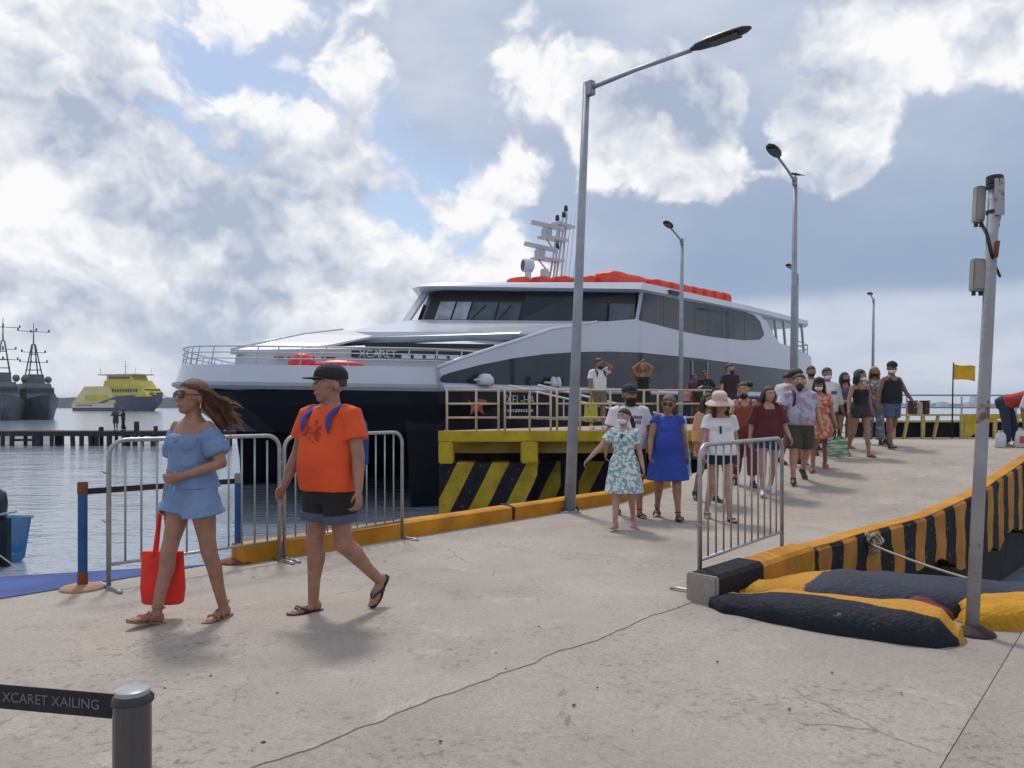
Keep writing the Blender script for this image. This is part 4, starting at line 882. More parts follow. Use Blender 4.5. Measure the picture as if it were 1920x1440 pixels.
# ================================================================ generic hull for the other vessels (local x forward)
def hull_mb(st_):
    """stations (x, half beam at deck, half beam at water, z deck)"""
    rings = []
    for x, bd_, bw, zd, xo in st_:
        rings.append([V((x, -bd_, zd)), V((x, bd_, zd)), V((x, (bd_+bw)/2+.02, zd*.5)), V((x+xo, bw, -.3)), V((x+xo, 0, -.8)), V((x+xo, -bw, -.3)), V((x, -(bd_+bw)/2-.02, zd*.5))])
    return MB().loft(rings)
# grey patrol ships
M_navy = mat('naval_grey', (.105, .125, .15), .55, 0, .15, .6); M_navy2 = mat('naval_dark', (.07, .085, .105), .55, 0, .2, .5); M_ndk = mat('naval_windows', (.015, .018, .022), .2)
def patrol(label, c, rz, tz=.9):
    t = thing('patrol_ship', label, 'ship', c, rz, 'grey patrol ships moored off the jetty', tz)
    hull_mb([(-34, 3.6, 3.4, 3.0, 0), (-20, 4.3, 4.0, 3.1, 0), (0, 4.5, 4.0, 3.6, 0), (7, 4.2, 3.0, 4.5, 0), (11.5, 3.2, 1.7, 5.2, -.5), (14.8, 1.6, .5, 5.8, -1.8), (16.6, .12, .05, 6.2, -3.4)]).build('hull', M_navy2, t)
    MB().loft([[V((x, -4.54*q-.02, z)), V((x, 4.54*q+.02, z)), V((x, 4.54*q+.02, z+.25)), V((x, -4.54*q-.02, z+.25))] for x, q, z in ((-34, .8, 2.9), (0, 1, 3.5))]).build('rubbing_strake', M_navy, t)
    def tier(x0, x1, w, z0, z1, rake, m, name):
        return MB().loft([[V((x0, -w, z0)), V((x1, -w, z0)), V((x1, w, z0)), V((x0, w, z0))], [V((x0+rake*.3, -w*.93, z1)), V((x1-rake, -w*.93, z1)), V((x1-rake, w*.93, z1)), V((x0+rake*.3, w*.93, z1))]]).build(name, m, t)
    tier(-22, 10, 3.4, 3.2, 6.3, 1.4, M_navy, 'deckhouse'); tier(-10, 8.2, 3.0, 6.3, 7.9, -.4, M_navy, 'bridge'); tier(-8, 7.2, 2.7, 7.9, 9.0, .6, M_navy, 'bridge_roof'); tier(-3, 5, 1.7, 9.0, 11.3, .9, M_navy2, 'mast_house')
    for i in range(5): MB().box((8.45+.0*i, -2.3+i*1.15, 7.25), (.12, .9, .75)).build('bridge_window', M_ndk, t)
    for sg in (-1, 1):
        for i in range(6): MB().box((6.6-i*1.4, sg*2.93, 7.25), (1.0, .14, .75)).build('bridge_window', M_ndk, t)
    # lattice mast
    for sx in (-1, 1):
        for sy in (-1, 1): MB().tube([(1+sx*2.2, sy*1.5, 10.5), (1+sx*.35, sy*.3, 19)], .16, 5).build('mast_leg', M_navy2, t)
    for z, w in ((12.5, 1.75), (14.5, 1.35), (16.5, .9), (19, .4)):
        k_ = w*1.25
        for a, b in (((-k_, -w), (k_, -w)), ((k_, -w), (k_, w)), ((k_, w), (-k_, w)), ((-k_, w), (-k_, -w))): MB().bar((1+a[0], a[1]*.8, z), (1+b[0], b[1]*.8, z), .12).build('mast_brace', M_navy2, t)
    for z, w in ((14.5, 3.0), (17.0, 2.6), (22.3, 3.4)):
        MB().bar((1, -w, z), (1, w, z), .14).build('yard', M_navy2, t); MB().bar((1-w*.9, 0, z), (1+w*.9, 0, z), .14).build('yard', M_navy2, t)
        for sg in (-1, 1): MB().box((1, sg*w, z+.3), (.35, .35, .6)).build('yard_lamp', M_navy2, t); MB().box((1+sg*w*.85, 0, z+.3), (.35, .35, .6)).build('yard_lamp', M_navy2, t)
    MB().tube([(1, 0, 19), (1, 0, 24.6)], [.18, .06], 6).build('topmast', M_navy2, t)
    MB().lathe([(1.1, 0), (1.1, .7), (.6, .9)], (11.3, 0, 4.7), 10).build('gun_mount', M_navy, t); MB().tube([(11.3, 0, 5.4), (14.2, 0, 5.9)], .12, 6).build('gun_barrel', M_navy2, t)
    MB().ell((4, 2.6, 10), (.8, .8, .9)).build('radome', M_navy, t); MB().ell((4, -2.6, 10), (.8, .8, .9)).build('radome', M_navy, t)
    for i in range(9):
        x = 8+i*.95; zz = 4.6+(x-7)*.16; MB().tube([(x, -3.9+max(0, x-8)*.36, zz), (x, -3.9+max(0, x-8)*.36, zz+1)], .05, 4).build('rail_post', M_navy, t)
    return t
wz = -1.4
patrol('dark grey patrol ship with a lattice mast moored beyond the wooden jetty', (at(66, 780, 178).x-.6, 178, wz), R(-46))
patrol('second grey patrol ship moored alongside, farther from the yellow car ferry', (-110.6, 168, wz), R(-56))
# yellow car ferry
M_fy = mat('ferry_yellow', (.52, .44, .03), .5, 0, .12, .2); M_fc = mat('ferry_cream', (.62, .55, .22), .5, 0, .06, .2); M_fn = mat('ferry_blue_hull', (.045, .055, .12), .5, 0, .1, .2)
def car_ferry():
    D = 500; k_ = D/F
    t = thing('car_ferry', 'yellow car ferry with dark blue bow lying far out across the harbour', 'ship', (at(228, 762, D).x, D, wz), R(-20), None, 1.08)
    hull_mb([(-31, 7.5, 7.2, 4.6, 0), (-10, 8, 7.6, 4.8, 0), (4, 8, 7, 8.6, 0), (16, 7.4, 5.0, 9.3, 0), (25, 5.0, 2.0, 10.2, -2), (31, .4, .1, 11.0, -7)]).build('hull', M_fn, t)
    MB().box((-14, 0, 3.2), (33, 16.4, 2.6)).build('white_hull_band', mat('ferry_white_band', (.6, .58, .48), .5), t)
    def tier(x0, x1, w, z0, z1, r0, r1, m, name): return MB().loft([[V((x0, -w, z0)), V((x1, -w, z0)), V((x1, w, z0)), V((x0, w, z0))], [V((x0+r0, -w*.96, z1)), V((x1-r1, -w*.96, z1)), V((x1-r1, w*.96, z1)), V((x0+r0, w*.96, z1))]]).build(name, m, t)
    a = tier(-30, 4, 7.9, 4.7, 14.6, 9, 5.5, M_fc, 'aft_house'); tier(-6, 27, 6.9, 8.4, 13.4, 0, 4.5, M_fy, 'passenger_deck'); tier(-8, 21, 6.2, 13.4, 18.0, 1, 3.5, M_fy, 'upper_deck'); tier(-6, 15, 5.6, 18, 21.2, .5, 1.5, M_fy, 'bridge'); MB().box((3.5, 0, 21.5), (30, 13.5, .6)).build('bridge_roof', mat('ferry_roof', (.5, .5, .42), .6), t)
    for sg in (-1, 1):
        for i in range(11): MB().box((-1.5+i*2.0, sg*6.85, 12.0), (1.1, .3, 1.9)).build('window', M_ndk, t)
        for i in range(8): MB().box((-3+i*2.0, sg*5.55, 19.6), (1.5, .3, 1.2)).build('bridge_window', M_ndk, t)
        for i in range(6): MB().box((-26+i*2.2, sg*8.28, 3.4-.0*i), (1.2, .2, .8)).build('port', M_ndk, t)
        MB().prism([(-20, sg*7.7, 6), (-20, sg*7.7, 9.5), (-3, sg*7.7, 9.5), (1, sg*7.7, 6)], (0, sg*.25, 0)).build('side_panel', M_fy, t)
    for i in range(6): MB().box((13.6, -4.2+i*1.68, 19.7), (.5, 1.2, 1.2)).build('bridge_window', M_ndk, t); MB().box((23.6, -5+i*2, 12.0), (.6, 1.3, 1.8)).build('window', M_ndk, t)
    MB().tube([(3, 0, 21.5), (3, 0, 30.5)], [.35, .12], 6).build('mast', M_fc, t); MB().bar((3, -2, 26.5), (3, 2, 26.5), .25).build('yard', M_fc, t)
    for x, y in ((-10, -6), (17, -6), (17, 6)): MB().tube([(x, y, 21.5), (x, y, 25.5)], .15, 5).build('antenna', M_fc, t)
    for z, x1 in ((9.4, 29), (14.4, 23)):
        MB().tube([(-4, -7, z), (x1, -5, z)], .12, 5).build('rail', M_fy, t)
    tier(24, 29, 3, 9.6, 11.4, 0, 1.5, M_fy, 'bow_bulwark')
car_ferry()
# far shores
M_sh = mat('far_trees', (.10, .13, .14), .9, 0, .3, .02); M_city = mat('far_city', (.42, .45, .50), .8)
def shore(name, pts, D, m, depth=120):
    r = random.Random(len(pts)); poly = [at(pts[0][0], 770, D)]; poly[0].z = -2; out = [poly[0]]
    for px, py in pts:
        q = at(px, py, D); out.append(q)
    e = at(pts[-1][0], 770, D); e.z = -2; out.append(e)
    return struct(MB().prism(out, (0, depth, 0)).build(name, m))
def treeline(x0, x1, y0, y1, sd):
    r = random.Random(sd); n_ = int((x1-x0)/3); return [(x0+(x1-x0)*i/n_, y0+(y1-y0)*i/n_+r.uniform(-1.2, 1.2)+2.5*mnoise.noise((i*.12, sd, 0))) for i in range(n_+1)]
shore('far_shore', treeline(-200, 470, 745, 748, 2), 1500, M_sh)
shore('far_shore', treeline(1500, 2300, 757, 758, 3), 3200, M_sh, 200)
for i, (px, w, h, l_) in enumerate(((1766, 16, 9, 'low wide pale building standing apart from the tower block on the far shore'), (1828, 12, 20, 'tall pale tower block on the far shore behind the box pole'), (1815, 8, 8, 'narrow pale building on the far shore beside the tower block'), (1840, 9, 6, 'lowest pale block on the far shore next to the tower block'))):
    a = at(px, 760, 3150); k_ = 3150/F; t = thing('far_building', l_, 'building', (a.x, 3150, -1)); MB().box((0, 0, h*k_/2), (w*k_, 30, h*k_)).build('wall', M_city, t)
    for j in range(max(2, h//3)): MB().box((0, -15.1, (j+.6)*h*k_/max(2, h//3)), (w*k_*.8, .4, 2.2)).build('window_row', mat('far_glass', (.2, .24, .3), .4), t)
    MB().box((0, 0, h*k_+1.2), (w*k_*.5, 12, 2.4)).build('roof_house', M_city, t)
# ================================================================ wooden jetty
def jetty():
    D = 57.0; M_w = worn('jetty_timber', (.045, .035, .038), (.10, .085, .08), .6, 3)
    t = thing('jetty', 'dark timber jetty on stout piles in front of the patrol ships', 'jetty', (0, D, wz))
    x0, x1 = at(-90, 800, D).x, at(520, 800, D).x; n_ = 48; pl = None
    for i in range(n_):
        w = (x1-x0)/n_; x = x0+w*(i+.5)
        if pl is None: o = MB().box((0, 0, 0), (w*.94, 2.4, .10)).build('plank', M_w, t, loc=(x, 1.1, 1.02)); pl = o.data
        else: link('plank', pl, None, t, False, (x, 1.1, 1.02+mnoise.noise((i*1.3, 0, 0))*.02))
    MB().box(((x0+x1)/2, 0, .84), (x1-x0, .22, .26)).build('edge_beam', M_w, t); MB().box(((x0+x1)/2, 2.2, .84), (x1-x0, .22, .26)).build('edge_beam', M_w, t)
    for px, w, ln in ((5, 7, 0), (22, 8, -2), (71, 17, 0), (97, 7, 0), (137, 8, 3), (153, 8, 0), (170, 7, 3), (182, 6, -1), (205, 9, 0), (232, 7, 0), (253, 9, 0), (290, 12, -4), (330, 14, 0), (380, 10, 2), (430, 10, 0)):
        a = at(px, 800, D); r_ = w*D/F/2; q = ln*D/F
        MB().tube([(a.x-q*.5, 0, .95), (a.x+q*.5, 0, -1.2)], [r_*1.05, r_], 10).build('pile', M_w, t, True); MB().tube([(a.x+.3, 2.2, .95), (a.x+.3, 2.2, -1.2)], [r_, r_], 8).build('pile', M_w, t, True)
    MB().box((at(46, 800, D).x, .1, .42), (1.5, .2, .16)).build('brace', M_w, t)
    for px, h, w in ((183, .32, .34), (250, .72, .36), (286, .38, .30)):
        a = at(px, 800, D); MB().lathe([(w/2, 0), (w/2, h*.9), (w*.42, h)], (a.x, .5, 1.06), 12).build('bollard', M_w, t, True)
jetty()
# ================================================================ small blue boat with outboard motor
def blue_boat():
    p = at(14, 1005, 14.2); t = thing('motor_boat', 'small bright blue boat with a dark outboard motor lying off the quay', 'boat', (p.x-2.4, 14.2, wz), R(-4))
    Mb = mat('boat_blue', (.02, .16, .36), .35, 0, .15, 4, coat=.3)
    rg = []
    for x, bd_, bw, zd in ((-2.8, .1, .05, 1.0), (-1.8, .62, .35, .88), (0, .85, .62, .80), (2.4, .80, .62, .78)):
        rg.append([V((x, -bd_, zd)), V((x, -bd_+.06, zd)), V((x, -bw+.06, .15)), V((x, bw-.06, .15)), V((x, bd_-.06, zd)), V((x, bd_, zd)), V((x, bw, .05)), V((x, 0, -.25)), V((x, -bw, .05))])
    MB().loft(rg).build('hull', Mb, t); 
    for sg in (-1, 1): MB().tube([(-2.75, sg*.1, 1.0), (-1.8, sg*.63, .89), (0, sg*.86, .81), (2.42, sg*.81, .79)], .035, 8).build('gunwale', mat('boat_pale_trim', (.35, .5, .6), .5), t, 'all')
    MB().prism([(-2.6, -.30, .25), (2.42, -.70, .22), (2.42, -.72, .30), (-2.6, -.34, .33)], (0, -.03, 0)).build('trim_line', MATS['boat_pale_trim'], t)
    mo = MB().loft([[V((2.28+.17*cos(a)*q, .22*sin(a)*q, z)) for a in [2*pi*i/14 for i in range(14)]] for z, q in ((.82, .75), (.88, 1), (1.15, 1.08), (1.32, .95), (1.40, .5))]).build('outboard_motor', mat('motor_cowl', (.03, .032, .04), .35), t, True)
    MB().box((2.48, 0, .42), (.14, .12, .9)).build('motor_leg', M_dark, mo); MB().box((2.52, 0, -.05), (.36, .28, .03)).build('cavitation_plate', M_dark, mo)
    MB().box((2.36, 0, .96), (.36, .44, .03)).build('cowl_stripe', mat('cowl_grey', (.3, .3, .32), .5), mo)
    MB().box((.9, 0, .55), (.3, 1.3, .05)).build('thwart', Mb, t); MB().tube([(2.4, -.6, .62), (3.4, -.9, .15)], .012, 5).build('line', M_rope, t)
blue_boat()
# ================================================================ people
PROF = {'m': [(.78, .120, .095, 0), (.86, .163, .115, .006), (.93, .170, .122, .008), (1.0, .163, .115, .002), (1.08, .155, .108, -.004), (1.18, .160, .110, -.004), (1.28, .172, .118, 0), (1.35, .176, .112, .006), (1.40, .160, .092, .012), (1.44, .105, .070, .016), (1.47, .064, .062, .014), (1.56, .057, .060, .0)],
        'f': [(.78, .120, .095, 0), (.86, .168, .118, .008), (.93, .176, .126, .012), (1.0, .158, .110, .004), (1.08, .128, .092, -.002), (1.18, .134, .096, -.002), (1.28, .146, .106, -.004), (1.35, .150, .098, .004), (1.40, .135, .080, .010), (1.44, .086, .060, .014), (1.47, .051, .052, .014), (1.56, .046, .050, .0)]}
SKINS = {'tan': (.31, .155, .105), 'light': (.42, .235, .17), 'brown': (.24, .115, .075), 'dark': (.12, .06, .042)}
def skinm(k): return mat('skin_'+k, SKINS[k], .46, 0, .16, 14, .2, 120)
def cloth(name, col, **k):
    a = dict(rough=.85, var=.12, vs=5, bump=.25, bs=70); a.update(k); return mat(name, col, **a)
def hairm(name, col): return mat('hair_'+name, col, .45, 0, .35, 30, .6, 60, stretch=(3, 3, .5))
class Person: pass
def person(label, px, D, z=None, h=1.70, sex='m', yaw=0, skin='tan', legs=((6, 4, 2, 0), (-6, 8, 2, 0)), arms=((0, 12, 12, .1), (0, 12, 12, .1)), lean=0, twist=0, head=(0, 0, 0), fat=0.0, vox=None, group=None, wide=1.0, curl=(.5, .5), hair=None, dress=None, x=None):
    """legs/arms: (left, right) seen from the person; left side is local +X, the person faces local -Y"""
    X = (px-960)/F*D if x is None else x
    z = zg(X, D) if z is None else z
    p = Person(); k = h/1.722
    p.root = thing('person', label, 'person', (X, D, z), R(yaw), group, k)
    p.vox = vox or (.0085 if D < 7 else .012 if D < 14 else .016); p.sex = sex; p.fat = fat; p.wide = wide
    LT, LS, AH = .425, .415, .078
    def leg(sx, a):
        pit, kn, spd, fp = (R(q) for q in a)
        d1 = V((sx*sin(spd), -sin(pit)*cos(spd), -cos(pit)*cos(spd))); d2 = V((sx*sin(spd)*.6, -sin(pit-kn), -cos(pit-kn))).normalized()
        hip = V((sx*.088*wide, 0, .92)); kne = hip+d1*LT; ank = kne+d2*LS
        fd = V((sx*.16, -cos(fp), sin(fp))).normalized(); rt = fd.cross(V((0, 0, 1))).normalized(); up = rt.cross(fd).normalized()
        pts = [ank+fd*.165-up*.07, ank-fd*.055-up*.075]
        return hip, kne, ank, fd, up, rt, min(q.z for q in pts)
    p.legs = [leg(1, legs[0]), leg(-1, legs[1])]
    dz = -min(l[6] for l in p.legs)
    p.legs = [[q+V((0, 0, dz)) if i < 3 else q for i, q in enumerate(l[:6])] for l in p.legs]
    pel = V((0, 0, .92+dz)); p.pel = pel
    RT = Matrix.Rotation(R(twist), 3, 'Z')@Matrix.Rotation(R(lean), 3, 'X')
    p.T = lambda v: pel+RT@(V(v)-V((0, 0, .92)))
    p.RT = RT
    RH = RT@Matrix.Rotation(R(head[0]), 3, 'Z')@Matrix.Rotation(R(head[1]), 3, 'X')@Matrix.Rotation(R(head[2] if len(head) > 2 else 0), 3, 'Y')
    RH = RH*1.115; nk = V((0, .012, 1.495)); p.Hd = lambda v: p.T(nk)+RH@(V(v)-nk); p.RH = RH
    SW = (.172 if sex == 'm' else .150)*wide; p.SW = SW
    def arm(sx, a):
        sh = V((sx*SW, .006, 1.385))
        if isinstance(a[0], (tuple, list, V)): el, wr = V(a[0]), V(a[1])
        else:
            pit, ab, eb = (R(q) for q in a[:3]); inw = a[3] if len(a) > 3 else .1
            d1 = V((sx*sin(ab), -sin(pit)*cos(ab), -cos(pit)*cos(ab))); d2 = V((sx*(sin(ab)-inw), -sin(pit+eb), -cos(pit+eb))).normalized()
            el = sh+d1*.285; wr = el+d2*.245
        return [p.T(sh), p.T(el), p.T(wr)]
    p.arms = [arm(1, arms[0]), arm(-1, arms[1])]
    # ---- body, one continuous surface
    b = MB(); SK = skinm(skin)
    b.loft([torso_ring(p, q[0], 0) for q in PROF[sex]])
    if sex == 'f':
        for sx in (-1, 1): b.ell(p.T((sx*.068, -.078, 1.275)), (.062, .052, .058), RT)
    f_ = 1.0 if sex == 'm' else .93
    fl = 1+fat*.9
    p.lr = (.083*fl*(1 if sex == 'm' else 1.02), .058*fl, .056*fl*f_, .038*f_); p.ar = (.050*f_*fl, .042*f_*fl, .040*f_*fl, .027*f_)
    for (hip, kne, ank, fd, up, rt) in p.legs:
        b.tube([hip+V((0, 0, .02)), hip.lerp(kne, .35), hip.lerp(kne, .8), kne], [p.lr[0], p.lr[0]*.97, p.lr[1]*1.02, p.lr[1]], 14, True)
        b.tube([kne, kne.lerp(ank, .28)+up*0+fd*-.012, kne.lerp(ank, .65), ank], [p.lr[1]*.97, p.lr[2]*1.03, p.lr[3]*1.18, p.lr[3]], 14, True)
        foot(b, ank, fd, up, rt, 0)
    for i, (sh, el, wr) in enumerate(p.arms):
        sx = 1 if i == 0 else -1
        b.tube([sh, sh.lerp(el, .5), el], [p.ar[0]*1.08, p.ar[0], p.ar[1]], 12, True); b.tube([el, el.lerp(wr, .35), wr], [p.ar[1]*.98, p.ar[2], p.ar[3]], 12, True)
        hand(b, wr, (wr-el).normalized(), RT@V((-sx, .0, 0)), sx, curl[i], p.vox)
    # head
    Hd = p.Hd
    b.ell(Hd((0, .012, 1.612)), (.076, .096, .088), RH, 18, 12); b.ell(Hd((0, -.028, 1.55)), (.060, .064, .070), RH, 16, 10); b.ell(Hd((0, -.050, 1.503)), (.034, .034, .024), RH)
    b.ell(Hd((0, -.045, 1.585)), (.066, .050, .060), RH)
    b.tube([Hd((0, -.086, 1.605)), Hd((0, -.100, 1.585)), Hd((0, -.108, 1.566))], [.009, .012, .015], 8, True); b.ell(Hd((0, -.087, 1.536)), (.024, .010, .010), RH); b.ell(Hd((0, -.074, 1.622)), (.055, .018, .014), RH)
    for sx in (-1, 1): b.ell(Hd((sx*.080, .012, 1.578)), (.010, .020, .031), RH)
    b.tube([p.T((0, .014, 1.42)), Hd((0, .012, 1.53))], [.056 if sex == 'm' else .047]*2, 12)
    p.body = voxel(b, 'body', SK, p.root, p.vox*.8, 3)
    return p
def prof_at(p, z):
    P_ = PROF[p.sex]
    if z <= P_[0][0]: w = P_[0]
    elif z >= P_[-1][0]: w = P_[-1]
    else:
        for a, b in zip(P_, P_[1:]):
            if a[0] <= z <= b[0]:
                f = (z-a[0])/(b[0]-a[0]); f = f*f*(3-2*f); w = tuple(q+(r-q)*f for q, r in zip(a, b)); break
    wx, wy, yo = w[1], w[2], w[3]
    if z < 1.41: wx *= p.wide
    if p.fat:
        g = math.exp(-((z-1.08)/.16)**2); wx += .10*p.fat*g+.03*p.fat*(z < 1.38); wy += .16*p.fat*g; yo -= .12*p.fat*g
    return wx, wy, yo
def torso_ring(p, z, infl, n=28, fx=1.0, fy=1.0):
    wx, wy, yo = prof_at(p, z); wx = (wx+infl)*fx; wy = (wy+infl)*fy; out = []
    for i in range(n):
        a = 2*pi*i/n; c, s = cos(a), sin(a); e = 2/2.4
        out.append(p.T((wx*abs(c)**e*(1 if c > 0 else -1), yo+wy*abs(s)**e*(1 if s > 0 else -1), z)))
    return out
def foot(b, ank, fd, up, rt, infl):
    M = Matrix((rt, fd, up)).transposed()
    b.ell(ank-fd*.022-up*.040, (.033+infl, .040+infl, .040+infl), M, 12, 8); b.ell(ank+fd*.045-up*.045, (.036+infl, .075+infl, .032+infl*.6), M, 12, 8); b.ell(ank+fd*.115-up*.058, (.044+infl, .055+infl, .021+infl*.7), M, 12, 8)
    b.tube([ank+up*.02, ank-up*.03], [.037+infl, .036+infl], 10)
    if infl == 0:
        for i, (o_, l_, r_) in enumerate(((.026, .062, .013), (.010, .058, .010), (-.005, .053, .009), (-.019, .046, .009), (-.031, .036, .009))):
            q = ank+fd*.122+rt*o_-up*.064; b.tube([q, q+fd*l_], [r_, r_*.9], 6, True)
def hand(b, wr, f, pn, sx, curl, vox):
    pn = (pn-f*pn.dot(f)).normalized(); th = f.cross(pn)*(-sx) if True else 0     # th: thumb side
    if th.y > 0 and abs(th.y) > .3: th = -th
    M = Matrix((th, f, pn)).transposed(); r = max(.0085, vox*.72)
    b.ell(wr+f*.045, (.038, .052, .018), M, 12, 8)
    for o_, L_ in ((.029, .072), (.010, .080), (-.009, .075), (-.027, .060)):
        q = wr+f*.088+th*o_; pts = [wr+f*.05+th*o_*.9, q]; ang = .25
        for s_ in (.45, .32, .26):
            ang += curl*.85; q = q+(f*cos(ang)+pn*sin(ang))*L_*s_; pts.append(q)
        b.tube(pts, [r*1.1, r*1.05, r, r*.95, r*.85], 7, True)
    q = wr+f*.022+th*.032; d1 = (f*.75+th*.62+pn*.25*curl).normalized(); d2 = (f*.95+th*.1+pn*.5*curl).normalized()
    b.tube([wr+f*.012+th*.015, q, q+d1*.036, q+d1*.036+d2*.028], [r*1.25, r*1.25, r*1.05, r*.9], 7, True)
# ---- garments ------------------------------------------------------------------
def top(p, m, z0=.95, z1=1.43, sleeve=.55, infl=.016, flare=1.0, name='shirt', fold=.012, loose=0.0, sl_infl=None):
    mb = MB(); n_ = 9; rings = []
    for i in range(n_+1):
        z = z0+(z1-z0)*i/n_; f = 1+(flare-1)*(1-i/n_)**1.5; l_ = loose*math.exp(-((z-1.08)/.14)**2)
        rings.append(torso_ring(p, z, infl+l_, fx=f, fy=f))
    mb.loft(rings)
    if p.sex == 'f' and z1 > 1.26:
        for sx in (-1, 1): mb.ell(p.T((sx*.068, -.078, 1.275)), (.062+infl*.8, .052+infl*.8, .056+infl*.8), p.RT)
    si = sl_infl if sl_infl is not None else infl+.004
    if sleeve > 0:
        for sh, el, wr in p.arms:
            if sleeve <= 1: pts = [sh+(p.T((0, 0, 1.39))-sh)*.25, sh, sh.lerp(el, sleeve*.5), sh.lerp(el, sleeve)]; rs = [p.ar[0]*1.08+si, p.ar[0]*1.12+si, p.ar[0]*1.05+si*1.2, p.ar[0]+si*1.5]
            else: pts = [sh+(p.T((0, 0, 1.39))-sh)*.25, sh, sh.lerp(el, .5), el, el.lerp(wr, (sleeve-1)*.6), el.lerp(wr, sleeve-1)]; rs = [p.ar[0]*1.08+si, p.ar[0]*1.12+si, p.ar[0]+si, p.ar[1]+si, p.ar[2]+si, p.ar[3]+si*1.2]
            mb.tube(pts, rs, 14)
    return voxel(mb, name, m, p.root, p.vox*.9, 3, fold)
def straps(p, m, z=1.30, w=.016, xo=.075, name='strap', infl=.012):
    for sx in (-1, 1):
        pts = [p.T((sx*xo, -(prof_at(p, z)[1]+infl), z-.02)), p.T((sx*xo*1.05, -.075, 1.385)), p.T((sx*xo*1.05, .0, 1.435)), p.T((sx*xo, .085, 1.37)), p.T((sx*xo*.9, prof_at(p, z)[1]+infl, z))]
        MB().tube(pts, w, 8, flat=.4, up=p.RT@V((0, -1, 0))).build(name, m, p.root, 'all')
def bottom(p, m, length=.55, waist=1.02, infl=.014, flare=.0, name='shorts', fold=.010):
    mb = MB(); mb.loft([torso_ring(p, z, infl) for z in (.775, .80, .84, .88, (.88+waist)/2, waist)])
    mb.ell(p.pel+V((0, 0, -.085)), (.10, .085+infl, .075))
    for hip, kne, ank, fd, up, rt in p.legs:
        if length <= 1:
            pts = [hip+V((0, 0, .04)), hip.lerp(kne, length*.5), hip.lerp(kne, length)]; rs = [p.lr[0]+infl+.004, p.lr[0]+infl+flare*.5, p.lr[0]*(1-.22*length)+infl+flare]
        else:
            q = length-1; pts = [hip+V((0, 0, .04)), hip.lerp(kne, .5), kne, kne.lerp(ank, q*.5), kne.lerp(ank, q)]; rs = [p.lr[0]+infl, p.lr[0]*.93+infl, p.lr[1]+infl, p.lr[2]+infl*1.2+flare*.4, p.lr[3]+infl*1.6+flare]
        mb.tube(pts, rs, 16)
    return voxel(mb, name, m, p.root, p.vox*.9, 3, fold)
def skirt(p, m, z0=.55, z1=1.02, flare=.09, infl=.016, name='skirt', fold=.02, sway=0.0, pleat=0.0):
    """skirt part of a dress: hangs from the hips, follows the stride"""
    mb = MB(); rings = []; n_ = 10; N_ = 40
    fwd = min(l[1].y for l in p.legs); bck = max(l[1].y for l in p.legs)
    for i in range(n_+1):
        f = i/n_; z = z1+(z0-z1)*f; zz = max(z, .88); wx, wy, yo = prof_at(p, zz); g = max(0, (.93-z)/max(.01, .93-z0)) if z < .93 else 0
        wx = wx+infl+flare*g; wy = wy+infl+flare*g*.8; ring = []
        for j in range(N_):
            a = 2*pi*j/N_; c, s = cos(a), sin(a); e = 2/2.3; pl = 1+pleat*g*sin(a*9)
            y = yo+wy*pl*abs(s)**e*(1 if s > 0 else -1); y += g*(fwd*.42 if s < 0 else bck*.42)*abs(s)
            ring.append(p.pel+V((wx*pl*abs(c)**e*(1 if c > 0 else -1)+sway*g, y, z-.92)) if z < .93 else p.T((wx*abs(c)**e*(1 if c > 0 else -1), y, z)))
        rings.append(ring)
    mb.loft(rings); return voxel(mb, name, m, p.root, p.vox*.9, 2, fold, .09)
def dress(p, m, z0=.55, sleeve=.5, flare=.08, infl=.018, z1=1.43, name='dress', fold=.018, waist=0.0, sl_infl=None):
    """one garment from the shoulders to the hem, following the stride"""
    mb = MB(); rings = []; N_ = 40; n_ = 22
    fwd = min(l[1].y for l in p.legs); bck = max(l[1].y for l in p.legs)
    for i in range(n_+1):
        z = z1+(z0-z1)*i/n_; wx, wy, yo = prof_at(p, max(z, .90))
        g = max(0, (1.15-z)/(1.15-z0)); b = math.exp(-((z-1.08)/.13)**2)*waist; e = 2/2.35
        wx += infl+flare*g**1.2+b; wy += infl+flare*.8*g**1.2+b; ring = []
        hg = max(0, (.92-z)/max(.05, .92-z0)) if z < .92 else 0
        for j in range(N_):
            a = 2*pi*j/N_; c, s = cos(a), sin(a); pl = 1+.035*g*sin(a*8+1)
            x_ = wx*pl*abs(c)**e*(1 if c > 0 else -1); y_ = yo+wy*pl*abs(s)**e*(1 if s > 0 else -1)+hg*(fwd if s < 0 else bck)*.45*abs(s)
            ring.append(p.T((x_, y_, z)) if z >= .92 else p.pel+V((x_, y_, z-.92)))
        rings.append(ring)
    mb.loft(rings)
    for sx in (-1, 1): mb.ell(p.T((sx*.068, -.078, 1.275)), (.062+infl*.8, .052+infl*.8, .056+infl*.8), p.RT)
    si = sl_infl if sl_infl is not None else infl+.004
    if sleeve > 0:
        for sh, el, wr in p.arms: mb.tube([sh+(p.T((0, 0, 1.39))-sh)*.25, sh, sh.lerp(el, sleeve*.5), sh.lerp(el, sleeve)], [p.ar[0]*1.08+si, p.ar[0]*1.1+si, p.ar[0]*1.05+si*1.2, p.ar[0]+si*1.5], 14)
    return voxel(mb, name, m, p.root, p.vox*.9, 3, fold, .10)
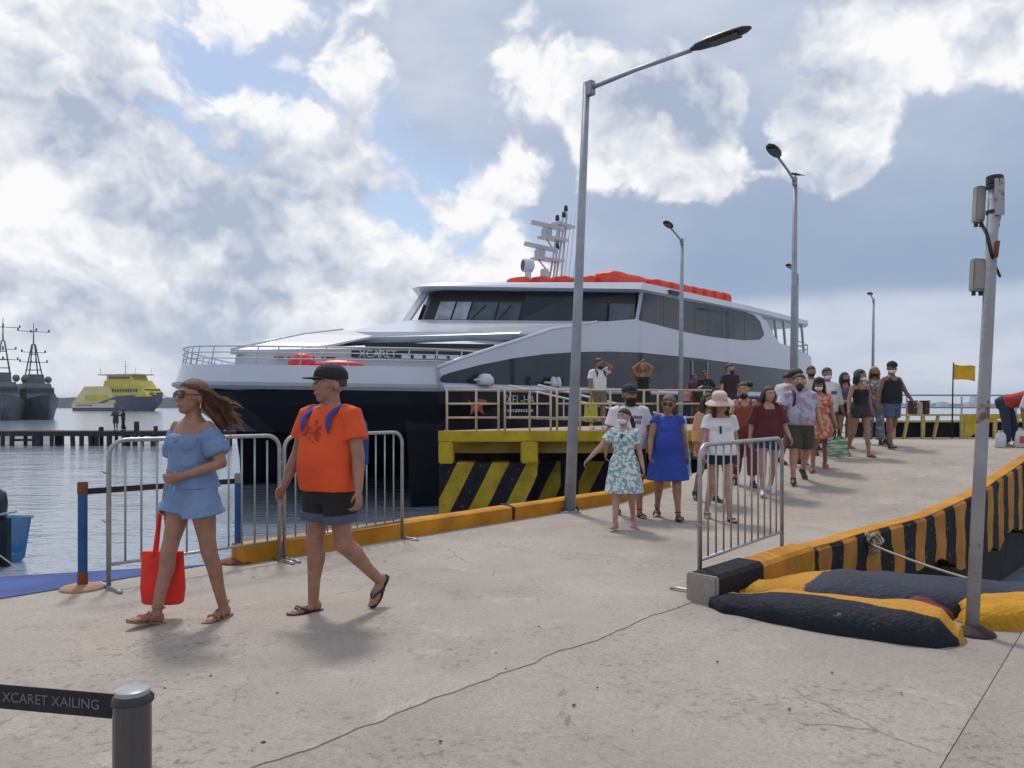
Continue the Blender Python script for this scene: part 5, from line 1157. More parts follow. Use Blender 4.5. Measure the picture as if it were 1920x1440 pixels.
def shoes(p, kind, m, m2=None):
    for i, (hip, kne, ank, fd, up, rt) in enumerate(p.legs):
        M = Matrix((rt, fd, up)).transposed()
        if kind == 'shoe':
            mb = MB(); foot(mb, ank, fd, up, rt, .010); o = voxel(mb, 'shoe', m, p.root, max(.009, p.vox*.8), 2)
            sole(ank, fd, up, rt, -.074, .014).build('sole', m2 or m, o)
        else:
            o = sole(ank, fd, up, rt, -.082, .013).build('sandal', m, p.root)
            q = lambda x, y, z_: ank+rt*x+fd*y+up*z_
            if kind == 'flip':
                for sx in (-1, 1): MB().tube([q(.006, .150, -.055), q(sx*.02, .115, -.022), q(sx*.043, .06, -.05), q(sx*.043, .05, -.072)], [.006, .010, .012, .010], 6, flat=.5).build('strap', m, o, 'all')
            else:
                for y, hh in ((.105, -.028), (.055, -.004)):
                    MB().tube([q(-.05, y, -.07), q(-.043, y, -.04), q(0, y, hh), q(.043, y, -.04), q(.05, y, -.07)], .008, 6).build('strap', m, o, 'all')
                MB().tube([ank+rt*(.041*cos(a))+fd*(.043*sin(a)-.005)+up*.03 for a in [2*pi*t/12 for t in range(13)]], .006, 6).build('ankle_strap', m, o, 'all')
def sole(ank, fd, up, rt, z, th):
    out = [(.030, -.066), (.036, -.03), (.031, .03), (.046, .10), (.043, .15), (.025, .19), (-.004, .195), (-.028, .175), (-.044, .13), (-.044, .09), (-.032, .03), (-.036, -.03), (-.030, -.066), (0, -.076)]
    return MB().prism([ank+rt*x_+fd*y_+up*z for x_, y_ in out], up*th)
# ---- heads ---------------------------------------------------------------------
def face(p, brow=(.05, .03, .02), lip=(.32, .12, .10), eyes=True, mouth=True):
    Hd, RH = p.Hd, p.RH; me = mat('eye_white', (.55, .52, .5), .3); mi = mat('iris', (.03, .02, .015), .2)
    for sx in (-1, 1):
        if eyes:
            o = MB().ell(Hd((sx*.031, -.0835, 1.598)), (.0125, .008, .006), RH, 10, 6).build('eye', me, p.root, 'all'); MB().ell(Hd((sx*.031, -.0895, 1.598)), (.0055, .004, .0055), RH, 8, 6).build('iris', mi, o, 'all')
        MB().tube([Hd((sx*.015, -.094, 1.619)), Hd((sx*.032, -.093, 1.624)), Hd((sx*.052, -.080, 1.617))], [.0035, .0045, .002], 6).build('eyebrow', mat('brow%.2f' % brow[0], brow, .8), p.root)
    if mouth: MB().ell(Hd((0, -.0935, 1.536)), (.022, .0045, .0065), RH, 10, 6).build('mouth', mat('lips%.2f' % lip[0], lip, .45), p.root, 'all')
def hair_cap(p, m, scale=1.0, low=-.45, fr=.52, name='hair', extra=None, vol=0.0):
    c = V((0, .016, 1.614)); nu, nv = 30, 20; rings = []
    for i in range(nv+1):
        a = -pi/2+.04+(pi-.08)*i/nv; ring = []
        for j in range(nu):
            t = 2*pi*j/nu; v = V((cos(a)*cos(t), cos(a)*sin(t), sin(a)))
            r = (1.055+vol)*scale+.03*mnoise.noise(v*6+V((p.root.location.x, 0, 0)))
            g = max(min((-.22+.35*max(0, abs(v.x)-.5)-v.y)*4, (fr+.12-.30*abs(v.x)+.05*mnoise.noise(v*9)-v.z)*4.5), (low-v.z)*6, min((.05-v.y)*6, (-.22-v.z)*6)); g = max(0, min(1, g)); r = r*(1-g)+.84*g
            ring.append(p.Hd(c+V((v.x*.079*r, v.y*.101*r, v.z*.092*r))))
        rings.append(ring)
    mb = MB().loft(rings)
    if extra: extra(mb)
    return mb.build(name, m, p.root, 'all')
def strands(p, mb, roots, n, seed, target, spread, r=.006, curve=None, seg=7):
    rd = random.Random(seed)
    for i in range(n):
        a = V(rd.choice(roots))+V((rd.uniform(-1, 1), rd.uniform(-1, 1), rd.uniform(-1, 1)))*.022
        e = V(target)+V((rd.gauss(0, spread[0]), rd.gauss(0, spread[1]), rd.gauss(0, spread[2])))
        mid = a.lerp(e, .45)+(V(curve) if curve else V((0, 0, 0)))+V((rd.gauss(0, .012), rd.gauss(0, .012), rd.gauss(0, .012)))
        w = rd.uniform(0, 6); pts = []
        for s_ in range(seg):
            f = s_/(seg-1); q = a*(1-f)**2+mid*2*f*(1-f)+e*f*f; q = q+V((0, sin(f*7+w)*.010*f, cos(f*6+w)*.012*f)); pts.append(q)
        mb.tube(pts, [r*(1-.55*s_/(seg-1)) for s_ in range(seg)], 5, flat=.55)
def long_hair(p, m, z=1.25, w=.085, front=False, cap=True, seed=1):
    def ex(mb):
        rg = []
        for f, ww, yy, th in ((0, .070, .055, .045), (.25, .084, .075, .050), (.55, w, .085, .048), (.85, w*.92, .095, .036), (1, w*.6, .095, .018)):
            zz = 1.60+(z-1.60)*f; rg.append([p.Hd((ww*cos(a), yy+th*sin(a), zz)) for a in [2*pi*i/14 for i in range(14)]])
        mb.loft(rg)
        rd = random.Random(seed)
        for sx in (-1, 1):
            for i in range(16):
                x0 = sx*rd.uniform(.066, .086); y0 = rd.uniform(-.015, .06); zz = z+rd.uniform(-.04, .10); yf = rd.uniform(-.10, .02) if front else rd.uniform(.01, .08)
                mb.tube([p.Hd((x0*.9, y0, 1.64)), p.Hd((x0*1.08, y0, 1.56)), p.Hd((sx*rd.uniform(.075, .1), (y0+yf)/2, 1.46)), p.Hd((sx*rd.uniform(.07, .125), yf, zz))], [.016, .018, .016, .006], 6)
    hair_cap(p, m, low=-.75, extra=ex)
def cap_hat(p, m, back=False, brim=.085):
    c = V((0, .014, 1.620)); rings = []
    for zf, r in ((-.05, 1.10), (.15, 1.12), (.45, 1.06), (.75, .86), (.95, .45), (1.05, .08)):
        rings.append([p.Hd(c+V((.080*r*cos(a)*(1 if zf < .9 else 1), .101*r*sin(a), .012+zf*.092))) for a in [2*pi*i/24 for i in range(24)]])
    o = MB().loft(rings).build('cap', m, p.root, 'all')
    sg = 1 if back else -1; rg = []
    for i in range(9):
        a = -1.0+2.0*i/8; x_ = sin(a)*.082; y0 = cos(a)*.098; e = brim*max(0, cos(a*1.15))
        rg.append([p.Hd(c+V((x_, sg*y0, .020))), p.Hd(c+V((x_*1.02, sg*(y0+e), .012-.10*x_*x_/.01*.03))), p.Hd(c+V((x_*1.02, sg*(y0+e), .006-.10*x_*x_/.01*.03))), p.Hd(c+V((x_, sg*y0, .010)))])
    MB().loft(rg).build('brim', m, o, 'all'); MB().ell(p.Hd(c+V((0, 0, .108))), (.008, .008, .005)).build('button', m, o)
    return o
def sun_hat(p, m, band):
    c = V((0, .01, 1.632)); rg = []
    for r, z_ in ((.088, .0), (.090, .03), (.086, .075), (.066, .100), (.02, .108)): rg.append([p.Hd(c+V((r*cos(a), r*1.18*sin(a), z_))) for a in [2*pi*i/26 for i in range(26)]])
    o = MB().loft(rg).build('sun_hat', m, p.root, 'all'); rg = []
    for r, z_ in ((.086, .012), (.13, -.006), (.170, -.036+.0), (.172, -.042), (.13, -.014), (.084, .002)): rg.append([p.Hd(c+V((r*cos(a), r*1.08*sin(a), z_+.014*sin(2*a)+.008*sin(3*a)))) for a in [2*pi*i/30 for i in range(30)]])
    MB().loft(rg, False).build('hat_brim', m, o, 'all'); MB().loft([[p.Hd(c+V((r*cos(a), r*1.18*sin(a), z_))) for a in [2*pi*i/26 for i in range(26)]] for r, z_ in ((.0905, .006), (.0915, .026))]).build('hat_band', band, o, 'all')
def glasses(p, m=None, big=1.0):
    m = m or mat('sunglass', (.012, .010, .010), .12); Hd = p.Hd
    o = MB()
    for sx in (-1, 1): o.ell(Hd((sx*.034, -.096, 1.595)), (.026*big, .007, .021*big), p.RH, 14, 8)
    o.tube([Hd((-.012, -.102, 1.600)), Hd((.012, -.102, 1.600))], .004, 6)
    for sx in (-1, 1): o.tube([Hd((sx*.058, -.092, 1.602)), Hd((sx*.074, -.05, 1.604)), Hd((sx*.082, .012, 1.600))], .0035, 6)
    o.build('sunglasses', m, p.root, 'all')
def mask(p, m, low=False):
    dz = -.045 if low else 0; mb = MB(); mb.ell(p.Hd((0, -.043, 1.537+dz)), (.063, .067, .043 if not low else .035), p.RH, 18, 10); mb.ell(p.Hd((0, -.085, 1.545+dz)), (.030, .032, .028), p.RH, 12, 8)
    mo = voxel(mb, 'face_mask', m, p.root, .008, 2)
    for sx in (-1, 1): MB().tube([p.Hd((sx*.060, -.05, 1.55+dz)), p.Hd((sx*.081, .0, 1.565+dz*.3)), p.Hd((sx*.080, .03, 1.58))], .003, 5).build('ear_loop', m, mo)
def beard(p, m):
    mb = MB(); mb.ell(p.Hd((0, -.034, 1.522)), (.061, .068, .052), p.RH, 18, 10); mb.ell(p.Hd((0, -.06, 1.487)), (.042, .042, .036), p.RH); mb.ell(p.Hd((0, -.100, 1.551)), (.026, .010, .007), p.RH)
    voxel(mb, 'beard', m, p.root, .008, 1, .008, .03)
def hand_pos(p, i): return p.arms[i][2]+(p.arms[i][2]-p.arms[i][1]).normalized()*.085
def bag_on(label, p, at_, size, m, m2=None, rz=0.0, handle=.25, flat=.35, name='tote_bag', cat='bag', soft=.12):
    """a bag of its own, hung so that its handles meet the point at_ (local to the person)"""
    k = p.root.scale.x; Mz = Matrix.Rotation(p.root.rotation_euler.z, 3, 'Z'); w = V(p.root.location)+Mz@(V(at_)*k)
    L_, Hh = size; W_ = L_*flat
    t = thing(name, label, cat, w-V((0, 0, handle+Hh)), p.root.rotation_euler.z+rz)
    rg = []
    for f, q in ((0, .86), (.03, .96), (.3, 1.04), (.7, 1.0), (1, .98)): rg.append([V((L_/2*q*abs(cos(a))**.5*(1 if cos(a) > 0 else -1), W_/2*q*(1.15-.55*f)*abs(sin(a))**.6*(1 if sin(a) > 0 else -1)*(1+soft*sin(3*a+f*4)), Hh*f)) for a in [2*pi*i/28 for i in range(28)]])
    b = MB().loft(rg).build('bag_body', m, t, True)
    for sg in (-1, 1): MB().tube([(-L_*.2, sg*W_*.3, Hh-.04), (-L_*.17, sg*W_*.28, Hh), (-.02, sg*.01, Hh+handle*.93), (0, 0, Hh+handle), (.02, sg*.01, Hh+handle*.93), (L_*.17, sg*W_*.28, Hh), (L_*.2, sg*W_*.3, Hh-.04)], .011, 6, flat=.5).build('handle', m2 or m, t, 'all')
    return t
def backpack(p, label, m, m2, size=(.30, .42, .15), z=1.20):
    k = p.root.scale.x; t = thing('backpack', label, 'backpack', p.root.location, p.root.rotation_euler.z, None, k)
    mb = MB(); y0 = prof_at(p, 1.25)[1]+.03
    rg = []
    for f, q in ((0, .75), (.08, .97), (.5, 1.0), (.85, .9), (1, .6)): rg.append([p.T((size[0]/2*q*abs(cos(a))**.6*(1 if cos(a) > 0 else -1), y0+size[2]/2+size[2]/2*q*abs(sin(a))**.6*(1 if sin(a) > 0 else -1), z-size[1]/2+size[1]*f)) for a in [2*pi*i/24 for i in range(24)]])
    b = mb.loft(rg).build('pack', m, t, True)
    for sx in (-1, 1):
        f_ = prof_at(p, 1.30)[1]+.034+p.fat*.02; xs = .105 if p.sex == 'm' else .09
        MB().tube([p.T((sx*xs, y0, 1.38)), p.T((sx*xs, .03, 1.462)), p.T((sx*xs, -.055, 1.435)), p.T((sx*(xs+.004), -f_+.020, 1.38)), p.T((sx*(xs+.010), -f_+.006, 1.32)), p.T((sx*(xs+.016), -f_+.004, 1.265))], [.022, .027, .027, .025, .019, .004], 8, flat=.32, up=p.RT@V((0, -.6, .8))).build('shoulder_strap', m2, t, 'all')
    MB().tube([p.T((-.06, y0+size[2]*.9, z+.05)), p.T((.06, y0+size[2]*.9, z+.05))], .012, 6).build('zip', m2, t)
    return t
HB = hairm('black', (.012, .010, .010)); HBR = hairm('brown', (.055, .028, .016)); HBL = hairm('blond', (.36, .21, .09)); HDK = hairm('dark_brown', (.028, .016, .012))
C_white = cloth('white_cotton', (.66, .66, .68)); C_black = cloth('black_cotton', (.013, .013, .016)); C_den = cloth('denim', (.07, .10, .17), vs=30, var=.25); C_ddn = cloth('dark_denim', (.025, .035, .07), vs=30, var=.25)
M_blkl = mat('black_leather', (.02, .017, .016), .5); M_wmask = cloth('white_mask', (.70, .72, .73), bump=.05); M_bmask = cloth('black_mask', (.015, .015, .018))
CW = 'travellers walking off the pier'
# ---- woman in pale blue playsuit, hair blowing
p = person('woman in a pale blue off-shoulder playsuit with windblown brown hair and sunglasses', 360, 5.42, h=1.70, sex='f', yaw=-30, skin='tan', legs=((-7, 8, 4, -5), (14, 3, 4, 13)), arms=(((.275, .01, 1.140), (.085, -.165, 1.055)), ((-.215, .02, 1.10), (-.235, -.03, .86))), twist=4, head=(-12, -3, 0), curl=(.7, .95))
C_pb = cloth('pale_blue_chambray', (.165, .255, .44), var=.12, vs=7, bump=.35, bs=45)
top(p, C_pb, .96, 1.325, 0, .020, 1.02, 'playsuit_top', .022, .018)
mb = MB()                                    # puffed sleeves on the upper arms and the gathered neckline
for i, (sh, el, wr) in enumerate(p.arms):
    mb.tube([sh.lerp(el, .08), sh.lerp(el, .25), sh.lerp(el, .52), sh.lerp(el, .72), sh.lerp(el, .78)], [.058, .074, .088, .084, .060], 16)
mb.loft([torso_ring(p, z, q) for z, q in ((1.285, .026), (1.315, .034), (1.338, .026))])
voxel(mb, 'ruffled_sleeves', C_pb, p.root, .009, 2, .028, .05)
bottom(p, C_pb, .36, 1.09, .024, .048, 'playsuit_shorts', .024)
MB().loft([torso_ring(p, z, .030) for z in (1.06, 1.085, 1.105)]).build('waist_tie', C_pb, p.root, 'all')
for sx, e in ((-1, (-.05, -.20, .90)), (1, (.07, -.22, .92))): MB().tube([p.T((.0, -.125, 1.08)), p.T((sx*.03, -.17, 1.02)), p.T(e)], [.011, .014, .009], 6, flat=.4).build('tie_end', C_pb, p.root, 'all')
face(p, (.06, .035, .02), (.42, .14, .13), eyes=False); glasses(p, mat('brown_lens', (.06, .02, .015), .1), 1.12)
HW = hairm('windblown', (.105, .042, .018)); HW2 = hairm('windblown_tips', (.34, .18, .075))
Mi = Matrix.Rotation(R(30), 3, 'Z')
def wind(v): return Mi@V(v)                 # world-ish direction into her local frame
hc = p.Hd((0, .02, 1.60))
def locks(mb, n, seed, roots, ends, per, r, rad):
    """hair in locks: each a bundle of strands that gathers towards its tip"""
    rd = random.Random(seed)
    for c in range(n):
        a = V(rd.choice(roots))+V((rd.uniform(-1, 1), rd.uniform(-1, 1), rd.uniform(-1, 1)))*.02
        e = hc+wind((rd.uniform(*ends[0]), rd.uniform(-.05, .07), rd.uniform(*ends[1]))); L_ = (e-a).length; ph, am = rd.uniform(0, 6), rd.uniform(.008, .022)
        mid = a.lerp(e, .5)+wind((.03, 0, rd.uniform(-.035, .03)))
        for k_ in range(per):
            o1 = V((rd.gauss(0, 1), rd.gauss(0, 1), rd.gauss(0, 1)))*rad; o2 = V((rd.gauss(0, 1), rd.gauss(0, 1), rd.gauss(0, 1)))*rad*.7; st_ = rd.uniform(.78, 1.0); pts = []
            for s_ in range(11):
                f = s_/10*st_; q = a*(1-f)**2+mid*2*f*(1-f)+e*f*f+wind((0, .4*am*sin(f*8+ph), am*sin(f*9+ph)))*f+o1*(1-f)*.8+o2*(.35+sin(f*pi)*.65); pts.append(q)
            mb.tube(pts, [r*(1-.7*(s_/10)**2) for s_ in range(11)], 4, flat=.6)
rts = [p.Hd((.03, .085, 1.66)), p.Hd((.05, .09, 1.60)), p.Hd((-.03, .10, 1.62)), p.Hd((.065, .06, 1.56)), p.Hd((0, .10, 1.56)), p.Hd((.075, .02, 1.63))]
def ex(mb):
    locks(mb, 30, 11, rts, ((.17, .30), (-.32, -.10)), 20, .0034, .012)
    mb.loft([[hc+wind((x_, .05*cos(a)*w_, z_+.5*h_*sin(a))) for a in [2*pi*i/14 for i in range(14)]] for x_, z_, h_, w_ in ((.04, -.0, .16, 1.0), (.10, -.06, .18, 1), (.15, -.12, .20, .9), (.19, -.17, .17, .6), (.22, -.21, .06, .2))])
hair_cap(p, HW, 1.0, -.6, .42, extra=ex)
mb = MB(); locks(mb, 16, 29, [hc+wind((.10, .03, -.02)), hc+wind((.12, .02, -.07)), hc+wind((.13, .02, -.15))], ((.24, .36), (-.30, -.06)), 16, .0026, .009)
mb.build('hair_tips', HW2, p.root, 'all')
MB().tube([p.Hd((.083, .012, 1.55)), p.Hd((.086, .01, 1.52))], [.004, .007], 6).build('earring', mat('gold', (.6, .45, .2), .3, .8), p.root)
shoes(p, 'sandal', mat('tan_leather', (.28, .14, .08), .6))
hp = p.arms[1][2]+(p.arms[1][2]-p.arms[1][1]).normalized()*.075
bag_on('bright red tote bag carried low by the woman in blue', p, hp, (.30, .37), cloth('red_canvas', (.72, .035, .02), bump=.15), None, R(30), .29, .30)
# ---- man in orange shirt
p = person('heavyset man in an orange t-shirt, black cap, dark swim shorts and flip-flops', 618, 5.62, h=1.79, sex='m', yaw=-40, skin='tan', fat=.13, wide=1.04, legs=((-4, 42, 3, -50), (5, 4, 3, 0)), arms=((4, 17, 8, .10), (8, 17, 14, .10)), twist=12, head=(-22, 0, 0), curl=(.6, .7))
C_or = cloth('orange_tee', (.72, .085, .02), var=.10, vs=3, bump=.2)
shirt = top(p, C_or, .868, 1.452, .62, .026, 1.10, 'shirt', .014, .008, .026)
bottom(p, C_black, .60, .93, .022, .014, 'swim_shorts')
mb = MB()
for hip, kne, ank, fd, up, rt in p.legs: mb.tube([hip.lerp(kne, .50), hip.lerp(kne, .64)], [p.lr[0]*.98+.034, p.lr[0]*.94+.036], 18)
voxel(mb, 'short_hems', cloth('slate_hem', (.075, .085, .13)), p.root, .009, 1)
rd = random.Random(2); mb = MB()             # faded chest print
def chest(x_, z_): 
    wx, wy, yo = prof_at(p, z_); e = 2.4; y_ = yo-(wy+.030)*max(0, 1-(abs(x_)/(wx+.02))**e)**(1/e); return p.T((x_, y_, z_))
for i in range(80):
    a = rd.uniform(0, 6.28); r_ = .085*sqrt(rd.random()); c = chest(-.02+r_*cos(a), 1.26+r_*1.15*sin(a)); mb.ell(c, (rd.uniform(.004, .015), .003, rd.uniform(.003, .012)), p.RT, 8, 5)
mb.build('chest_print', cloth('dark_print', (.42, .045, .02), bump=0), shirt, 'all')
face(p, (.04, .025, .02)); cap_hat(p, cloth('black_cap_cloth', (.014, .014, .018)), brim=.092); hair_cap(p, hairm('cropped', (.05, .03, .02)), .965, -.35, .30)
shoes(p, 'flip', M_blkl)
backpack(p, 'blue backpack worn by the man in the orange shirt', cloth('blue_pack', (.02, .05, .24)), cloth('blue_strap', (.025, .06, .30)), (.30, .38, .13), 1.20)
# ---- girl in floral dress
p = person('girl in a white and teal floral dress with a face mask and dark ponytail', 1170, 9.45, h=1.46, sex='f', yaw=-14, skin='light', legs=((-4, 22, 2, -26), (12, 4, 2, 6)), arms=((-2, 14, 24, .0), (14, 40, 10, -.2)), head=(-26, -4, 0), vox=.011)
C_fl = cloth('floral', (.20, .34, .40), col2=(.66, .70, .70), th=.50, vs=22)
dress(p, C_fl, .52, .6, .085)
face(p, mouth=False); mask(p, M_wmask)
def ex(mb): mb.tube([p.Hd((.0, .10, 1.62)), p.Hd((.02, .16, 1.58)), p.Hd((.05, .17, 1.48)), p.Hd((.06, .15, 1.38))], [.03, .034, .03, .010], 10, True)
hair_cap(p, HB, 1.0, -.45, .36, extra=ex); shoes(p, 'shoe', mat('pink_shoe', (.40, .20, .20), .6))
MB().box(p.T((-.03, -.125, 1.30)), (.025, .012, .12), p.RT@Matrix.Rotation(.35, 3, 'Y')).build('sunglasses_on_collar', M_blkl, p.root, bevel=.004)
# ---- man in white tee behind the girl
p = person('broad man in a white printed t-shirt, dark cap and black face covering', 1180, 10.55, h=1.79, sex='m', yaw=4, skin='tan', fat=.14, wide=1.07, legs=((8, 6, 2, 0), (-8, 18, 2, -16)), arms=((8, 15, 14, .12), (-4, 16, 10, .1)), head=(8, 3, 0))
sh_ = top(p, cloth('white_tee', (.64, .62, .66)), .90, 1.452, .68, .022, 1.03, 'shirt', .016, .02); bottom(p, cloth('navy_shorts', (.02, .024, .04)), .9, 1.0, .02, .02)
rd = random.Random(8)
MP = cloth('navy_print', (.09, .11, .20), bump=0); mb = MB()      # two lines of print, too small to read
for z_, x0, n_ in ((1.315, -.02, 7), (1.245, .02, 5)):
    for i in range(n_): mb.box(p.T((x0+i*.024, -.160+abs(x0+i*.024)*.12, z_+rd.uniform(-.004, .004))), (rd.uniform(.006, .015), .022, rd.uniform(.03, .05)), p.RT)
mb.build('shirt_print', MP, sh_)
face(p, mouth=False); cap_hat(p, cloth('navy_cap', (.02, .024, .036))); mask(p, M_bmask); mask(p, M_bmask, True); hair_cap(p, HDK, .97, -.35, .3); shoes(p, 'sandal', M_blkl)
# ---- woman in royal blue dress
p = person('woman in a royal blue dress with sunglasses and tied-back fair hair', 1252, 10.3, h=1.66, sex='f', yaw=-8, skin='tan', fat=.14, wide=1.06, legs=((14, 5, 3, 10), (-9, 20, 3, -18)), arms=((-10, 15, 18, .1), (16, 16, 22, .14)), head=(-14, 4, 7), twist=5)
C_rb = cloth('royal_blue', (.025, .060, .33), var=.14, vs=4)
dress(p, C_rb, .56, .2, .085, .016, 1.44, waist=.03)
face(p, eyes=False); glasses(p); hair_cap(p, hairm('fair', (.16, .085, .035)), 1.05, -.4, .34); shoes(p, 'sandal', M_blkl)
bag_on('teal and white striped shoulder bag on the woman in royal blue', p, p.T((.25, .10, 1.43)), (.30, .34), mat('teal_bag', (.16, .36, .46), .7, 0, .2, 5, .3, 30, col2=(.42, .58, .66), th=.52), cloth('white_strap', (.55, .62, .70)), R(70), .46, .45, 'shoulder_bag')
# ---- woman in white top and sun hat
p = person('woman in a white top, black shorts and pink sun hat behind the barrier', 1350, 10.15, h=1.67, sex='f', yaw=2, skin='light', legs=((9, 5, 1, 4), (-8, 22, 1, -20)), arms=((-12, 14, 20, .12), (14, 14, 24, .1)), head=(14, 14, -8), vox=.011, twist=-6)
top(p, C_white, .90, 1.40, .55, .022, 1.10, 'blouse', .018, .03); bottom(p, C_black, .32, 1.0, .016, .02)
face(p, mouth=False); hair_cap(p, HBR, 1.0, -.5, .4); long_hair(p, HBR, 1.42, .075, True); sun_hat(p, cloth('pink_straw', (.62, .46, .40)), cloth('hat_band', (.50, .38, .33))); mask(p, cloth('orange_mask', (.45, .20, .08)))
MB().box(p.T((-.02, -.148, 1.24)), (.03, .012, .10), p.RT).build('sunglasses_on_collar', M_blkl, p.root, bevel=.004)
shoes(p, 'flip', M_blkl)
# ---- woman behind her in beige cardigan
p = person('woman with long dark hair in an open beige cardigan behind the sun hat', 1328, 11.7, h=1.64, sex='f', yaw=10, skin='tan', legs=((5, 5, 2, 0), (-8, 20, 2, -18)), arms=((6, 14, 20, .1), (6, 16, 26, .1)), head=(8, 0, 0))
top(p, cloth('cream_top', (.50, .38, .28)), .95, 1.38, 0, .014); C_cd = cloth('beige_cardigan', (.52, .27, .15)); mb = MB()
for sx in (-1, 1): mb.tube([p.T((sx*.13, -.05, 1.40)), p.T((sx*.16, -.07, 1.2)), p.T((sx*.17, -.06, 1.0)), p.T((sx*.18, -.05, .72))], [.05, .07, .08, .085], 12)
for sh, el, wr in p.arms: mb.tube([sh, el, el.lerp(wr, .85)], [.068, .062, .058], 12)
voxel(mb, 'cardigan', C_cd, p.root, .012, 3, .015); bottom(p, cloth('orange_shorts', (.48, .14, .06)), .45, 1.0, .016, .02); face(p); long_hair(p, HB, 1.28, .09, True); shoes(p, 'shoe', M_blkl)
# ---- person in rust dungarees with a top knot
p = person('person in rust brown dungarees with a high hair bun, smiling', 1396, 12.75, h=1.72, sex='f', yaw=-6, skin='light', fat=.12, legs=((9, 5, 2, 4), (-7, 18, 2, -16)), arms=((-8, 16, 18, .1), (16, 16, 30, .1)), head=(-16, 4, -6), group=None, twist=-5)
C_ru = cloth('rust_cloth', (.24, .065, .03)); top(p, C_ru, .93, 1.32, 0, .018, 1.0, 'dungaree_bib'); straps(p, C_ru, 1.30, .026, .085); bottom(p, cloth('rust_trousers', (.17, .035, .03)), 1.75, 1.0, .02, .012, 'trousers'); face(p)
def ex(mb): mb.ell(p.Hd((.10, .05, 1.655)), (.045, .045, .05)); mb.tube([p.Hd((.03, .05, 1.68)), p.Hd((.09, .05, 1.67))], .03, 8)
hair_cap(p, HDK, .99, -.4, .42, extra=ex); mask(p, M_bmask, True); shoes(p, 'shoe', M_blkl)
# ---- woman in maroon top
p = person('woman in a maroon v-neck top and frayed denim shorts', 1440, 11.9, h=1.68, sex='f', yaw=-2, skin='light', fat=.10, wide=1.04, legs=((-7, 22, 2, -20), (10, 5, 2, 4)), arms=((14, 16, 20, .12), (-12, 16, 14, .12)), head=(6, 5, 4), twist=6)
C_ma = cloth('maroon_jersey', (.10, .014, .022)); top(p, C_ma, .93, 1.365, .95, .022, 1.04, 'top', .016, .02, .035); straps(p, C_ma, 1.34, .026, .10)
bottom(p, C_ddn, .42, 1.0, .018, .014); mb = MB(); rd = random.Random(5)
for hip, kne, ank, fd, up, rt in p.legs:
    for i in range(22): a = 2*pi*i/22; q = hip.lerp(kne, .43)+V((cos(a), sin(a), 0))*(p.lr[0]+.012); mb.tube([q, q+V((rd.uniform(-.005, .005), 0, -rd.uniform(.02, .045)))], .004, 4)
mb.build('frayed_hem', cloth('frayed_threads', (.3, .34, .42)), p.root); face(p); long_hair(p, HDK, 1.33, .075); shoes(p, 'shoe', mat('white_trainer', (.6, .6, .62), .6))
# ---- bearded man in tie-dye
p = person('bearded man in a lilac tie-dye t-shirt and olive shorts', 1500, 12.7, h=1.80, sex='m', yaw=-8, skin='light', fat=.14, wide=1.04, legs=((-10, 34, 3, -36), (10, 4, 3, 4)), arms=((-2, 18, 12, .12), (8, 22, 70, .3)), head=(-12, -8, 0))
top(p, cloth('tie_dye', (.34, .25, .34), col2=(.42, .43, .54), th=.5, vs=9), .92, 1.452, .66, .022, 1.03, 'shirt', .016, .02); bottom(p, cloth('olive_shorts', (.055, .055, .04)), .86, 1.0, .02, .03); face(p); hair_cap(p, HB, 1.02, -.35, .40); beard(p, HDK); shoes(p, 'shoe', M_blkl)
MB().tube([p.T((-.10, .09, 1.40)), p.T((-.10, .0, 1.47)), p.T((-.105, -.10, 1.42)), p.T((-.115, -.155, 1.30)), p.T((-.15, -.12, 1.12))], [.02, .024, .024, .022, .014], 8, flat=.35).build('bag_strap', cloth('purple_strap', (.05, .015, .07)), p.root, 'all')
# ---- woman in orange floral dress and cap
p = person('woman in an orange patterned dress with a dark visor and white mask', 1536, 13.7, h=1.65, sex='f', yaw=-20, skin='tan', legs=((-8, 30, 2, -30), (8, 4, 2, 4)), arms=((4, 14, 20, .0), (4, 14, 20, .14)), head=(-8, 4, 0))
C_of = cloth('orange_floral', (.50, .13, .06), col2=(.60, .38, .28), th=.54, vs=16); dress(p, C_of, .62, .6, .07)
face(p, mouth=False); mask(p, M_wmask); cap_hat(p, C_black); long_hair(p, HBR, 1.36, .07); shoes(p, 'sandal', mat('tan_leather', (.28, .14, .08), .6))
bag_on('green and white plaid bag held by the woman in the orange dress', p, hand_pos(p, 0), (.34, .34), mat('plaid', (.12, .22, .15), .8, 0, .1, 6, .2, 40, col2=(.42, .46, .40), th=.52, stretch=(1, 1, 5)), C_black, R(20), .16, .5)
# ---- man in white shirt with mask
p = person('man in a loose white shirt and white mask behind the orange dress', 1551, 15.3, h=1.76, sex='m', yaw=4, skin='tan', legs=((6, 5, 2, 0), (-8, 22, 2, -20)), arms=((2, 14, 16, .1), (2, 14, 14, .1)), head=(-4, 2, 0))
top(p, C_white, .86, 1.452, 1.5, .024, 1.06, 'shirt', .018, .02); bottom(p, cloth('grey_shorts', (.10, .10, .11)), .85, 1.0, .02, .02); face(p, mouth=False); mask(p, M_wmask); hair_cap(p, HB, 1.0, -.35, .4); shoes(p, 'shoe', M_blkl)
MB().box(p.T((.06, -.152, 1.24)), (.11, .012, .06), p.RT).build('shirt_print', MP, p.root)
